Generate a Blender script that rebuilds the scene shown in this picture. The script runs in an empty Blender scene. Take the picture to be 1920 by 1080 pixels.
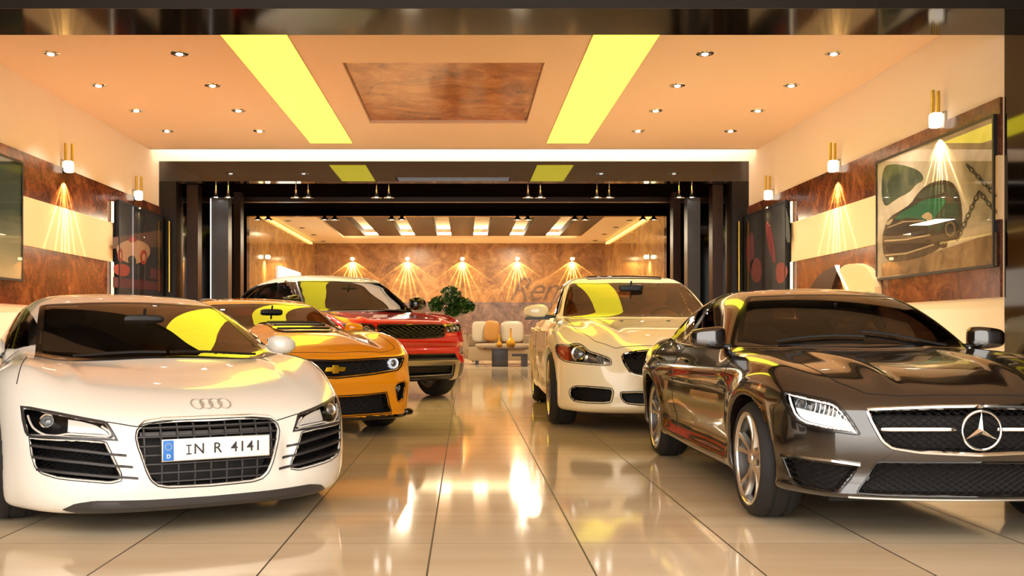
import bpy, bmesh, math, random
import numpy as np
from mathutils import Vector, Matrix
from mathutils.geometry import delaunay_2d_cdt
random.seed(7)
S = bpy.context.scene
COL = S.collection
PI = math.pi

# ---------------------------------------------------------------- camera
FPX, VX, VY, CH = 1900.0, 873.0, 618.0, 1.0      # focal length, vanishing point (pixels of 1920x1080), eye height
cam_d = bpy.data.cameras.new('camera')
cam = bpy.data.objects.new('camera', cam_d)
COL.objects.link(cam)
cam_d.sensor_width = 36.0
cam_d.lens = FPX / 1920 * 36
cam_d.shift_x = (960 - VX) / 1920
cam_d.shift_y = (VY - 540) / 1920
cam_d.clip_start = 0.05
cam.location = (0, 0, CH)
cam.rotation_euler = (PI / 2, 0, 0)
S.camera = cam

# ---------------------------------------------------------------- world, exposure
w = bpy.data.worlds.new('world')
S.world = w
w.use_nodes = True
bg = w.node_tree.nodes['Background']
bg.inputs[0].default_value = (1.0, 0.94, 0.87, 1)
bg.inputs[1].default_value = 4.1
S.view_settings.view_transform = 'Standard'
S.view_settings.look = 'None'
S.view_settings.gamma = 1
S.view_settings.use_curve_mapping = False
S.view_settings.exposure = 0.14


def area_light(name, loc, rot, sx, sy, power, col, parent=None, spread=PI):
    d = bpy.data.lights.new(name, 'AREA')
    d.shape = 'RECTANGLE'
    d.size, d.size_y = sx, sy
    d.energy = power
    d.color = col
    d.spread = spread
    o = bpy.data.objects.new(name, d)
    o.location = loc
    o.rotation_euler = rot
    COL.objects.link(o)
    if parent: o.parent = parent
    return o

# ================================================================ materials
def srgb(*c):
    c = [x / 255 for x in c]
    return tuple(x / 12.92 if x <= 0.04045 else ((x + 0.055) / 1.055) ** 2.4 for x in c) + (1,)


MATS = {}


def mat(name, col, rough=0.5, metal=0.0, coat=0.0, emit=None, es=1.0, spec=0.5, alpha=None):
    if name in MATS: return MATS[name]
    m = bpy.data.materials.new(name)
    m.use_nodes = True
    b = m.node_tree.nodes['Principled BSDF']
    b.inputs['Base Color'].default_value = col
    b.inputs['Roughness'].default_value = rough
    b.inputs['Metallic'].default_value = metal
    b.inputs['Coat Weight'].default_value = coat
    b.inputs['Coat Roughness'].default_value = 0.03
    b.inputs['Specular IOR Level'].default_value = spec
    if emit:
        b.inputs['Emission Color'].default_value = emit
        b.inputs['Emission Strength'].default_value = es
    MATS[name] = m
    return m


def glass(name, tint, ior=1.5, rough=0.0):
    """thin pane: tinted see-through, mirror by fresnel"""
    if name in MATS: return MATS[name]
    m = bpy.data.materials.new(name)
    m.use_nodes = True
    nt = m.node_tree
    for n in list(nt.nodes): nt.nodes.remove(n)
    N = nt.nodes.new
    out = N('ShaderNodeOutputMaterial'); tr = N('ShaderNodeBsdfTransparent'); gl = N('ShaderNodeBsdfGlossy')
    mx = N('ShaderNodeMixShader'); fr = N('ShaderNodeFresnel')
    tr.inputs[0].default_value = tint
    gl.inputs['Color'].default_value = (1, 1, 1, 1)
    gl.inputs['Roughness'].default_value = rough
    fr.inputs['IOR'].default_value = ior
    ge = N('ShaderNodeNewGeometry'); iv = N('ShaderNodeMath'); iv.operation = 'SUBTRACT'; iv.inputs[0].default_value = 1.0; mu = N('ShaderNodeMath'); mu.operation = 'MULTIPLY'
    nt.links.new(ge.outputs['Backfacing'], iv.inputs[1]); nt.links.new(iv.outputs[0], mu.inputs[0]); nt.links.new(fr.outputs[0], mu.inputs[1])
    nt.links.new(mu.outputs[0], mx.inputs[0])
    nt.links.new(tr.outputs[0], mx.inputs[1])
    nt.links.new(gl.outputs[0], mx.inputs[2])
    nt.links.new(mx.outputs[0], out.inputs[0])
    MATS[name] = m
    return m


def nodes_of(m):
    nt = m.node_tree
    return nt, nt.nodes['Principled BSDF'], nt.nodes.new, nt.links.new


# ================================================================ objects
def link(o, parent=None):
    COL.objects.link(o)
    if parent: o.parent = parent
    return o


def tag(o, label=None, cat=None, group=None, kind=None):
    if label: o['label'] = label
    if cat: o['category'] = cat
    if group: o['group'] = group
    if kind: o['kind'] = kind
    return o


def empty(name, loc=(0, 0, 0), rz=0, scale=1, parent=None):
    o = bpy.data.objects.new(name, None)
    o.location = loc
    o.rotation_euler = (0, 0, rz)
    o.scale = (scale,) * 3
    o.empty_display_size = 0.1
    return link(o, parent)


def mesh_obj(name, V, F, m, parent=None, smooth=False, normals=None, loc=None):
    me = bpy.data.meshes.new(name)
    me.from_pydata([tuple(v) for v in np.asarray(V, float).tolist()], [], [tuple(int(i) for i in f) for f in F])
    if m is not None: me.materials.append(m)
    if smooth: me.shade_smooth()
    if normals is not None:
        me.shade_smooth()
        me.normals_split_custom_set_from_vertices([tuple(x) for x in np.asarray(normals).tolist()])
    me.validate()
    o = bpy.data.objects.new(name, me)
    if loc is not None: o.location = loc
    return link(o, parent)


def np_mesh(name, V, Q, m, parent=None, normals=None):
    """fast quad mesh from numpy arrays"""
    me = bpy.data.meshes.new(name)
    V = np.ascontiguousarray(V, dtype=np.float32); Q = np.ascontiguousarray(Q, dtype=np.int32)
    k = Q.shape[1]
    me.vertices.add(len(V)); me.vertices.foreach_set('co', V.ravel())
    me.loops.add(Q.size); me.loops.foreach_set('vertex_index', Q.ravel())
    me.polygons.add(len(Q)); me.polygons.foreach_set('loop_start', np.arange(0, Q.size, k, dtype=np.int32))
    me.update(calc_edges=True)
    me.shade_smooth()
    if normals is not None:
        me.normals_split_custom_set_from_vertices(np.asarray(normals, float).tolist())
    if m is not None: me.materials.append(m)
    o = bpy.data.objects.new(name, me)
    return link(o, parent)


class MB:
    """collects shapes into one mesh"""
    def __init__(s): s.V = []; s.F = []

    def add(s, V, F):
        n = len(s.V)
        s.V += [tuple(v) for v in V]
        s.F += [tuple(i + n for i in f) for f in F]
        return s

    def box(s, x0, x1, y0, y1, z0, z1, M=None):
        V = [Vector((x, y, z)) for z in (z0, z1) for y in (y0, y1) for x in (x0, x1)]
        if M is not None: V = [M @ v for v in V]
        return s.add(V, [(0, 2, 3, 1), (4, 5, 7, 6), (0, 1, 5, 4), (2, 6, 7, 3), (0, 4, 6, 2), (1, 3, 7, 5)])

    def tube(s, pts, r, n=8, closed=False, cap=True):
        P = [Vector(p) for p in pts]
        k = len(P)
        if k < 2: return s
        rr = r if hasattr(r, '__len__') else [r] * k
        up = None; V = []
        for i in range(k):
            if closed: t = P[(i + 1) % k] - P[i - 1]
            else: t = P[min(i + 1, k - 1)] - P[max(i - 1, 0)]
            if t.length < 1e-9: t = Vector((0, 0, 1))
            t.normalize()
            if up is None:
                up = Vector((0, 0, 1)) if abs(t.z) < 0.9 else Vector((1, 0, 0))
            u = up - t * up.dot(t)
            if u.length < 1e-6: u = t.orthogonal()
            u.normalize(); v = t.cross(u); up = u
            for j in range(n):
                a = 2 * PI * j / n
                V.append(P[i] + (u * math.cos(a) + v * math.sin(a)) * rr[i])
        F = []
        for i in range(k if closed else k - 1):
            for j in range(n):
                a, b = i * n + j, i * n + (j + 1) % n
                c, d = ((i + 1) % k) * n + (j + 1) % n, ((i + 1) % k) * n + j
                F.append((a, b, c, d))
        if cap and not closed:
            F.append(tuple(range(n))[::-1]); F.append(tuple((k - 1) * n + j for j in range(n)))
        return s.add(V, F)

    def lathe(s, prof, n=32, M=None, axis='z', full=True):
        """prof: (radius, height) list"""
        V = []; k = len(prof)
        for i in range(n):
            a = 2 * PI * i / n
            for r, h in prof:
                if axis == 'z': v = Vector((r * math.cos(a), r * math.sin(a), h))
                elif axis == 'x': v = Vector((h, r * math.cos(a), r * math.sin(a)))
                else: v = Vector((r * math.cos(a), h, r * math.sin(a)))
                V.append(M @ v if M is not None else v)
        F = []
        for i in range(n):
            for j in range(k - 1):
                a, b = i * k + j, ((i + 1) % n) * k + j
                F.append((a, b, b + 1, a + 1))
        return s.add(V, F)

    def prism(s, poly, y0, y1, M=None, plane='xz'):
        n = len(poly); V = []
        for y in (y0, y1):
            for p in poly:
                if plane == 'xz': v = Vector((p[0], y, p[1]))
                elif plane == 'xy': v = Vector((p[0], p[1], y))
                else: v = Vector((y, p[0], p[1]))
                V.append(M @ v if M is not None else v)
        F = [tuple(range(n)), tuple(range(2 * n - 1, n - 1, -1))]
        for i in range(n):
            j = (i + 1) % n
            F.append((i, i + n, j + n, j))
        return s.add(V, F)

    def superell(s, c, r, e=2.5, nu=24, nv=16, M=None, f=None):
        """super-ellipsoid; f reshapes a unit point"""
        def sg(x, p): return math.copysign(abs(x) ** p, x)
        V = []
        for j in range(nv + 1):
            ph = -PI / 2 + PI * j / nv
            for i in range(nu):
                th = 2 * PI * i / nu
                q = 2 / e
                x = sg(math.cos(ph), q) * sg(math.cos(th), q); y = sg(math.cos(ph), q) * sg(math.sin(th), q); z = sg(math.sin(ph), q)
                p = Vector((x, y, z))
                if f: p = Vector(f(*p))
                p = Vector((c[0] + p.x * r[0], c[1] + p.y * r[1], c[2] + p.z * r[2]))
                V.append(M @ p if M is not None else p)
        F = []
        for j in range(nv):
            for i in range(nu):
                a = j * nu + i; b = j * nu + (i + 1) % nu
                F.append((a, b, b + nu, a + nu))
        return s.add(V, F)

    def build(s, name, m, parent=None, smooth=False, bevel=0, angle=40):
        me = bpy.data.meshes.new(name)
        me.from_pydata([tuple(v) for v in s.V], [], s.F)
        me.materials.append(m)
        bm = bmesh.new(); bm.from_mesh(me)
        bmesh.ops.remove_doubles(bm, verts=bm.verts, dist=1e-5)
        bmesh.ops.recalc_face_normals(bm, faces=bm.faces)
        if bevel:
            es = [e for e in bm.edges if e.is_manifold and e.calc_face_angle(0) > 0.6]
            bmesh.ops.bevel(bm, geom=es, offset=bevel, segments=2, profile=0.7, affect='EDGES')
        bm.to_mesh(me); bm.free()
        if smooth or bevel:
            me.shade_smooth()
            me.set_sharp_from_angle(angle=math.radians(angle))
        o = bpy.data.objects.new(name, me)
        return link(o, parent)


# ================================================================ splines
def _K(x):
    n = len(x); A = np.zeros((n, n)); B = np.zeros((n, n)); A[0, 0] = A[-1, -1] = 1
    for i in range(1, n - 1):
        h0, h1 = x[i] - x[i - 1], x[i + 1] - x[i]
        A[i, i - 1], A[i, i], A[i, i + 1] = h0, 2 * (h0 + h1), h1
        B[i, i - 1], B[i, i], B[i, i + 1] = 6 / h0, -6 / h0 - 6 / h1, 6 / h1
    return np.linalg.solve(A, B)


class Sp:
    """natural cubic spline with linear ends"""
    def __init__(s, pts):
        p = sorted(pts)
        s.x = np.array([q[0] for q in p], float); s.y = np.array([q[1] for q in p], float)
        s.m = _K(s.x) @ s.y if len(p) > 2 else np.zeros(len(p))
        x, y, m = s.x, s.y, s.m
        s.d0 = (y[1] - y[0]) / (x[1] - x[0]) - (x[1] - x[0]) * (2 * m[0] + m[1]) / 6
        s.d1 = (y[-1] - y[-2]) / (x[-1] - x[-2]) + (x[-1] - x[-2]) * (m[-2] + 2 * m[-1]) / 6

    def __call__(s, q):
        q = np.asarray(q, float); c = np.clip(q, s.x[0], s.x[-1])
        i = np.clip(np.searchsorted(s.x, c, side='right') - 1, 0, len(s.x) - 2)
        h = s.x[i + 1] - s.x[i]; B = (c - s.x[i]) / h; A = 1 - B
        v = A * s.y[i] + B * s.y[i + 1] + ((A ** 3 - A) * s.m[i] + (B ** 3 - B) * s.m[i + 1]) * h * h / 6
        return v + np.where(q < c, (q - c) * s.d0, 0) + np.where(q > c, (q - c) * s.d1, 0)

    def d(s, q):
        return (s(q + 1e-3) - s(q - 1e-3)) / 2e-3


def smax(x, y, k):
    h = np.maximum(k - np.abs(x - y), 0) / k
    return np.maximum(x, y) + h * h * k * 0.25


def smin(x, y, k): return -smax(-x, -y, k)


def poly_sdf(poly, X, Y):
    """signed distance (negative inside) to a 2-D polygon"""
    P = np.asarray(poly, float); n = len(P)
    d = np.full(np.broadcast(X, Y).shape, 1e18); ins = np.zeros(d.shape, bool)
    for i in range(n):
        a = P[i]; b = P[(i + 1) % n]; e = b - a; L = max(e @ e, 1e-12)
        t = np.clip(((X - a[0]) * e[0] + (Y - a[1]) * e[1]) / L, 0, 1)
        d = np.minimum(d, (X - a[0] - t * e[0]) ** 2 + (Y - a[1] - t * e[1]) ** 2)
        if abs(e[1]) > 1e-12:
            c = ((a[1] > Y) != (b[1] > Y)) & (X < e[0] * (Y - a[1]) / e[1] + a[0])
            ins ^= c
    d = np.sqrt(d)
    return np.where(ins, -d, d)


def smooth_poly(pts, it=2, keep=()):
    """Chaikin corner cutting of a closed outline; indices in keep stay sharp"""
    P = [np.array(p, float) for p in pts]; K = set(keep)
    for _ in range(it):
        Q = []; K2 = set()
        n = len(P)
        for i in range(n):
            a, b = P[i], P[(i + 1) % n]
            if i in K:
                K2.add(len(Q)); Q.append(a)
            else: Q.append(a * 0.75 + b * 0.25)
            if (i + 1) % n not in K: Q.append(a * 0.25 + b * 0.75)
            else: Q.append(a * 0.35 + b * 0.65)
        P, K = Q, K2
    return [tuple(p) for p in P]


def resample(pts, step, closed=False):
    P = np.asarray(pts, float)
    if closed: P = np.vstack([P, P[:1]])
    L = np.r_[0, np.cumsum(np.linalg.norm(np.diff(P, axis=0), axis=1))]
    n = max(2, int(round(L[-1] / step)) + 1)
    t = np.linspace(0, L[-1], n)
    R = np.stack([np.interp(t, L, P[:, k]) for k in range(P.shape[1])], 1)
    return R[:-1] if closed else R


def offset_poly(poly, d):
    """shift a closed outline inwards by d (metres or pixels)"""
    P = np.asarray(poly, float); n = len(P)
    area = 0.5 * np.sum(P[:, 0] * np.roll(P[:, 1], -1) - np.roll(P[:, 0], -1) * P[:, 1])
    sgn = 1 if area > 0 else -1
    t = np.roll(P, -1, 0) - np.roll(P, 1, 0)
    t /= np.maximum(np.linalg.norm(t, axis=1, keepdims=True), 1e-9)
    return [tuple(p) for p in P + sgn * d * np.stack([-t[:, 1], t[:, 0]], 1)]


# ================================================================ surface extraction
def surface_nets(vals, ax, ay, az):
    nx, ny, nz = vals.shape
    s = vals < 0
    cnt = np.zeros((nx - 1, ny - 1, nz - 1), np.int8)
    for i in (0, 1):
        for j in (0, 1):
            for k in (0, 1):
                cnt += s[i:nx - 1 + i, j:ny - 1 + j, k:nz - 1 + k]
    act = (cnt > 0) & (cnt < 8)
    I, J, K_ = np.nonzero(act)
    idx = np.full(act.shape, -1, np.int32); idx[I, J, K_] = np.arange(len(I))
    acc = np.zeros((len(I), 3)); c = np.zeros(len(I))
    cor = [(i, j, k) for i in (0, 1) for j in (0, 1) for k in (0, 1)]
    for a in cor:
        for ax_ in range(3):
            if a[ax_]: continue
            b = list(a); b[ax_] = 1
            va = vals[I + a[0], J + a[1], K_ + a[2]]; vb = vals[I + b[0], J + b[1], K_ + b[2]]
            m = (va < 0) != (vb < 0)
            t = np.where(m, va / np.where(m, va - vb, 1), 0)
            p = np.array(a, float)[None] + t[:, None] * (np.array(b) - np.array(a))[None]
            acc[m] += p[m]; c[m] += 1
    f = acc / c[:, None]
    X = ax[I] + f[:, 0] * (ax[I + 1] - ax[I])
    Y = ay[J] + f[:, 1] * (ay[J + 1] - ay[J])
    Z = az[K_] + f[:, 2] * (az[K_ + 1] - az[K_])
    V = np.stack([X, Y, Z], 1)
    Q = []
    # x edges
    m = s[:-1, 1:-1, 1:-1] != s[1:, 1:-1, 1:-1]; i, j, k = np.nonzero(m); j += 1; k += 1
    q = np.stack([idx[i, j - 1, k - 1], idx[i, j, k - 1], idx[i, j, k], idx[i, j - 1, k]], 1)
    fl = s[i, j, k]; q[~fl] = q[~fl][:, ::-1]; Q.append(q)
    m = s[1:-1, :-1, 1:-1] != s[1:-1, 1:, 1:-1]; i, j, k = np.nonzero(m); i += 1; k += 1
    q = np.stack([idx[i - 1, j, k - 1], idx[i - 1, j, k], idx[i, j, k], idx[i, j, k - 1]], 1)
    fl = s[i, j, k]; q[~fl] = q[~fl][:, ::-1]; Q.append(q)
    m = s[1:-1, 1:-1, :-1] != s[1:-1, 1:-1, 1:]; i, j, k = np.nonzero(m); i += 1; j += 1
    q = np.stack([idx[i - 1, j - 1, k], idx[i, j - 1, k], idx[i, j, k], idx[i - 1, j, k]], 1)
    fl = s[i, j, k]; q[~fl] = q[~fl][:, ::-1]; Q.append(q)
    Q = np.vstack(Q)
    Q = Q[(Q >= 0).all(1)]
    return V, Q


def grad(f, P, e=0.003):
    k = np.array([[1, -1, -1], [-1, -1, 1], [-1, 1, -1], [1, 1, 1]], float)
    g = np.zeros_like(P)
    for q in k:
        v = f(P[:, 0] + e * q[0], P[:, 1] + e * q[1], P[:, 2] + e * q[2])
        g += v[:, None] * q[None]
    return g / (4 * e)


def lettering(name, txt, size, m, parent, loc, rot=(PI / 2, 0, 0), shear=0.0, extrude=0.0008, offset=0.0006, align='CENTER', space=1.0):
    cu = bpy.data.curves.new(name, 'FONT'); cu.body = txt; cu.size = size; cu.extrude = extrude; cu.align_x = align; cu.align_y = 'CENTER' if align == 'CENTER' else 'TOP_BASELINE'
    cu.shear = shear; cu.offset = offset; cu.space_character = space
    ot = bpy.data.objects.new('tmp', cu); COL.objects.link(ot)
    bpy.context.view_layer.update()
    me = bpy.data.meshes.new_from_object(ot.evaluated_get(bpy.context.evaluated_depsgraph_get())); bpy.data.objects.remove(ot)
    me.materials.clear(); me.materials.append(m)
    o = bpy.data.objects.new(name, me); o.location = loc; o.rotation_euler = rot
    return link(o, parent)
# ================================================================ car body builder
class Car:
    """Local frame: x across (positive = image right seen from the front), y = distance behind the nose, z up."""
    def __init__(s, sp):
        s.sp = sp
        s.P = sp['pos']; s.th = math.radians(sp['yaw']); s.sc = sp['scale']
        s.pl, s.pz = Sp(sp['front_plan']), Sp(sp['front_prof'])
        s.rp, s.rz = Sp(sp['rear_plan']), Sp(sp['rear_prof'])
        s.Wp, s.Wz = Sp(sp['side_plan']), Sp(sp['side_prof'])
        s.T, s.q = Sp(sp['top']), Sp(sp['top_drop'])
        s.zb = Sp(sp['bottom'])
        s.G, s.gc, s.gz, s.gy = Sp(sp['roof']), Sp(sp['roof_curve']), Sp(sp['green_z']), Sp(sp['green_y'])
        s.root = empty(sp['name'], (s.P[0], s.P[1], 0), s.th, s.sc)
        tag(s.root, sp['label'], 'car')
        s.holes = []; s.objs = []

    # ---- distance field
    def f0(s, x, y, z, arches=True):
        sp = s.sp
        b = np.abs(x)
        W = s.Wp(y) + s.Wz(z)
        for ya in sp['axles']:
            r = np.sqrt((y - ya) ** 2 + (z - sp['wheel_r']) ** 2)
            W = W + sp.get('flare', 0.02) * np.exp(-((r - sp['arch_r'] - 0.03) / 0.09) ** 2)
        if 'side_mod' in sp: W = W + sp['side_mod'](y, z)
        k = sp.get('k', {})
        d = b - W
        T = s.T(y) - s.q(y) * b ** 2
        if 'top_mod' in sp: T = T + sp['top_mod'](b, y)
        d = smax(d, z - T, k.get('st', 0.12))
        F = s.pl(b) + s.pz(z)
        if 'front_mod' in sp: F = F + sp['front_mod'](b, z)
        d = smax(d, (F - y) * 0.8, k.get('f', 0.10))
        d = smax(d, (y - s.rp(b) - s.rz(z)) * 0.8, k.get('r', 0.12))
        d = smax(d, s.zb(y) - z, k.get('b', 0.05))
        yy = y - s.gc(y) * b ** 2
        g = (z - s.G(yy) + sp.get('crown', 0.08) * b ** 2) / np.sqrt(1 + s.G.d(yy) ** 2)
        g2 = b - (s.gz(z) + s.gy(y))
        g = smax(g, g2 * 0.95, k.get('g', 0.12))
        g = np.maximum(g, sp['belt'] - 0.25 - z)
        d = smin(d, g, k.get('u', 0.06))
        if arches:
            for ya in sp['axles']:
                r = np.sqrt((y - ya) ** 2 + (z - sp['wheel_r']) ** 2)
                h = np.maximum(r - sp['arch_r'], sp.get('arch_in', 0.52) - b)
                d = smax(d, -h, 0.015)
        return d

    def f(s, x, y, z):
        sp = s.sp
        d0 = s.f0(x, y, z)
        d = d0
        for proj, poly, depth, lim in s.holes:
            if proj == 'front': m = poly_sdf(poly, *np.broadcast_arrays(np.abs(x) if lim != 'c' else np.abs(x), z))
            elif proj == 'side': m = poly_sdf(poly, *np.broadcast_arrays(y, z)); m = np.maximum(m, 0.35 - np.abs(x))
            else: m = poly_sdf(poly, *np.broadcast_arrays(np.abs(x), y)); m = np.maximum(m, 0.55 - z)
            if proj == 'front': m = np.maximum(m, y - (lim if isinstance(lim, (int, float)) else 1.3))
            d = np.maximum(d, -np.maximum(m, -(d0 + depth)))
        c = sp.get('cabin')
        if c:
            cav = np.maximum(d0 + 0.04, c['floor'] - z)
            cav = np.maximum(cav, c['front'] - y + np.where(z > c['cowl'], -2.0, 0.0))
            cav = np.maximum(cav, y - c['rear'])
            cav = np.maximum(cav, np.abs(x) - c['half'])
            d = np.maximum(d, -cav)
        return d

    # ---- projections
    def ray(s, u, v):
        """camera ray of a photo pixel in car coordinates"""
        u = np.asarray(u, float); v = np.asarray(v, float)
        c, n = math.cos(s.th), math.sin(s.th)
        D = np.stack([(u - VX) / FPX, np.ones_like(u), (VY - v) / FPX], -1)
        o = np.array([-s.P[0], -s.P[1], CH])
        R = np.array([[c, n, 0], [-n, c, 0], [0, 0, 1]])
        D = D @ R.T
        D /= np.linalg.norm(D, axis=-1, keepdims=True)
        return (R @ o) / s.sc, D

    def trace(s, O, D, n=110, tmax=40.0, arches=True):
        D = np.asarray(D, float); O = np.broadcast_to(np.asarray(O, float), D.shape)
        t = np.zeros(len(D))
        P = O + t[:, None] * D
        for _ in range(n):
            P = O + t[:, None] * D
            v = s.f0(P[:, 0], P[:, 1], P[:, 2], arches)
            t = np.minimum(t + np.clip(v * 0.75, -0.05, 1.5), tmax)
        return O + t[:, None] * D

    def px(s, pts):
        """points of the photo found again on the body surface"""
        p = np.asarray(pts, float)
        o, D = s.ray(p[:, 0], p[:, 1])
        t0 = max(0.0, (np.hypot(s.P[0], s.P[1]) / s.sc) - 3.2)
        return s.trace(o + D * t0, D, arches=False)

    def px2(s, pts, proj):
        P = s.px(pts)
        if proj == 'front': return [(abs(q[0]), q[2]) for q in P]
        if proj == 'top': return [(abs(q[0]), q[1]) for q in P]
        return [(q[1], q[2]) for q in P]

    def on(s, proj, pts, side=1):
        """2-D points of a projection laid on the body"""
        p = np.asarray(pts, float); n = len(p)
        if proj == 'front':
            O = np.stack([p[:, 0], np.full(n, -0.3), p[:, 1]], 1); D = np.tile([0., 1., 0.], (n, 1))
        elif proj == 'side':
            O = np.stack([np.full(n, 1.25 * side), p[:, 0], p[:, 1]], 1); D = np.tile([-1. * side, 0., 0.], (n, 1))
        elif proj == 'rear':
            O = np.stack([p[:, 0], np.full(n, s.sp['L'] + 0.3), p[:, 1]], 1); D = np.tile([0., -1., 0.], (n, 1))
        else:
            O = np.stack([p[:, 0], p[:, 1], np.full(n, 2.1)], 1); D = np.tile([0., 0., -1.], (n, 1))
        return s.trace(O, D, arches=False)

    def nrm(s, P):
        g = grad(lambda x, y, z: s.f0(x, y, z, False), P)
        return g / np.maximum(np.linalg.norm(g, axis=1, keepdims=True), 1e-9)

    # ---- pieces on the surface
    def patch(s, name, proj, outline, m, off=0.002, thick=0.004, hole=None, side=1, step=0.02, parent=None, flipx=False, bulge=None):
        out = [tuple(p) for p in resample(outline, step, True)]
        xs = [p[0] for p in out]; ys = [p[1] for p in out]
        pts = list(out); ed = [(i, (i + 1) % len(out)) for i in range(len(out))]
        hl = None
        if hole is not None:
            hl = [tuple(p) for p in resample(hole, step, True)]
            n0 = len(pts); pts += hl; ed += [(n0 + i, n0 + (i + 1) % len(hl)) for i in range(len(hl))]
        gx, gy = np.meshgrid(np.arange(min(xs), max(xs), step), np.arange(min(ys), max(ys), step))
        gx = gx.ravel() + 1e-4; gy = gy.ravel() + 1.3e-4
        dd = poly_sdf(out, gx, gy)
        ok = dd < -step * 0.45
        if hl: ok &= poly_sdf(hl, gx, gy) > step * 0.45
        pts += list(zip(gx[ok], gy[ok]))
        r = delaunay_2d_cdt([Vector(p) for p in pts], ed, [], 0, 1e-6)
        V2 = np.array([tuple(v) for v in r[0]]); T = np.array([tuple(f) for f in r[2] if len(f) == 3])
        c = V2[T].mean(1)
        k = poly_sdf(out, c[:, 0], c[:, 1]) < 0
        if hl: k &= poly_sdf(hl, c[:, 0], c[:, 1]) > 0
        T = T[k]
        if flipx: V2 = V2 * np.array([-1, 1]); T = T[:, ::-1]
        P = s.on(proj, V2, side); N = s.nrm(P)
        o = off
        if bulge is not None: o = off + bulge(V2)[:, None]
        A = P + N * o; B = P + N * (o - thick)
        # orientation
        fn = np.cross(A[T[:, 1]] - A[T[:, 0]], A[T[:, 2]] - A[T[:, 0]])
        if (fn * N[T[:, 0]]).sum() < 0: T = T[:, ::-1]
        n = len(A)
        # rim
        from collections import Counter
        cnt = Counter(); dire = {}
        for t in T.tolist():
            for q in range(3):
                e = (t[q], t[(q + 1) % 3]); kx = (min(e), max(e)); cnt[kx] += 1; dire[kx] = e
        rim = [dire[e] for e, c_ in cnt.items() if c_ == 1]
        V = [A, B]; F = T.tolist() + [(t[2] + n, t[1] + n, t[0] + n) for t in T.tolist()]
        NN = [N, -N]
        if thick > 0.0005:
            base = 2 * n; ex = []; en = []
            for a_, b_ in rim:
                q = [A[a_], B[a_], B[b_], A[b_]]
                nn = np.cross(q[1] - q[0], q[3] - q[0]); nn = nn / max(np.linalg.norm(nn), 1e-9)
                k0 = base + len(ex); ex += q; en += [nn] * 4
                F.append((k0, k0 + 1, k0 + 2, k0 + 3))
            if ex: V.append(np.array(ex)); NN.append(np.array(en))
        else:
            V = [A]; F = T.tolist(); NN = [N]
        return mesh_obj(name, np.vstack(V), F, m, parent or s.root, normals=np.vstack(NN))

    def pair(s, name, proj, outline, m, **kw):
        """the same piece on both flanks"""
        if proj == 'side':
            return [s.patch(name, proj, outline, m, side=sd, **kw) for sd in (-1, 1)]
        pr = kw.pop('parents', (None, None))
        return [s.patch(name, proj, outline, m, flipx=fx, parent=pr[i], **kw) for i, fx in enumerate((True, False))]

    def tube(s, name, proj, pts, r, m, off=0.0, closed=False, side=1, parent=None, step=0.02, flipx=False, n=6):
        p = resample(pts, step, closed)
        if flipx: p = p * np.array([-1, 1])
        P = s.on(proj, p, side); P = P + s.nrm(P) * off
        return MB().tube(P, r, n, closed).build(name, m, parent or s.root, smooth=True)

    def seam(s, mb, proj, pts, r=0.0028, side=1, closed=False, flipx=False):
        p = resample(pts, 0.03, closed)
        if flipx: p = p * np.array([-1, 1])
        P = s.on(proj, p, side)
        mb.tube(P, r, 5, closed)

    # ---- the shell
    def shell(s, h, regions, paint, inner):
        sp = s.sp
        ax = np.arange(-1, int((max(s.Wp.y) + 0.12) / h) + 1) * h
        ax = np.arange(0, int(1.06 / h) + 1) * h
        ay = np.arange(-0.06, sp['L'] + 0.08, h)
        az = np.arange(0.06, sp['H'] + 0.05, h)
        v = s.f(ax[:, None, None], ay[None, :, None], az[None, None, :])
        v = np.ascontiguousarray(np.broadcast_to(v, (len(ax), len(ay), len(az))))
        v = np.concatenate([v[:0:-1], v], 0)
        axf = np.r_[-ax[:0:-1], ax]
        V, Q = surface_nets(v, axf, ay, az)
        ff = lambda x, y, z: s.f(x, y, z)
        for _ in range(2):
            g = grad(ff, V, 0.004); gg = (g * g).sum(1)
            d = ff(V[:, 0], V[:, 1], V[:, 2])
            stp = d / np.maximum(gg, 0.25)
            V = V - g * np.clip(stp, -h * 0.5, h * 0.5)[:, None]
        g = grad(ff, V, 0.005)
        N = g / np.maximum(np.linalg.norm(g, axis=1, keepdims=True), 1e-9)
        C = V[Q].mean(1); CN = N[Q].mean(1)
        din = s.f0(C[:, 0], C[:, 1], C[:, 2])
        part = np.zeros(len(Q), int)
        names = ['body']
        left = np.ones(len(Q), bool)
        for nm, proj, poly, cond in regions:
            if proj == 'front': m = poly_sdf(poly, np.abs(C[:, 0]), C[:, 2]) < 0
            elif proj == 'side': m = poly_sdf(poly, C[:, 1], C[:, 2]) < 0
            else: m = poly_sdf(poly, np.abs(C[:, 0]), C[:, 1]) < 0
            m &= left & cond(C, CN)
            if proj == 'side':
                for sd in (-1, 1):
                    names.append(nm); part[m & (C[:, 0] * sd > 0)] = len(names) - 1
            else:
                names.append(nm); part[m] = len(names) - 1
            left &= ~m
        names.append('lining'); part[din < -0.011] = len(names) - 1
        res = {}
        for i, nm in enumerate(names):
            q = Q[part == i]
            if len(q) < 4: continue
            u, inv = np.unique(q, return_inverse=True)
            o = np_mesh(nm, V[u], inv.reshape(q.shape), inner if nm == 'lining' else (sp.get('part_mats', {}).get(nm) or paint), s.root, N[u])
            res.setdefault(nm, []).append(o)
        return res


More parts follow.
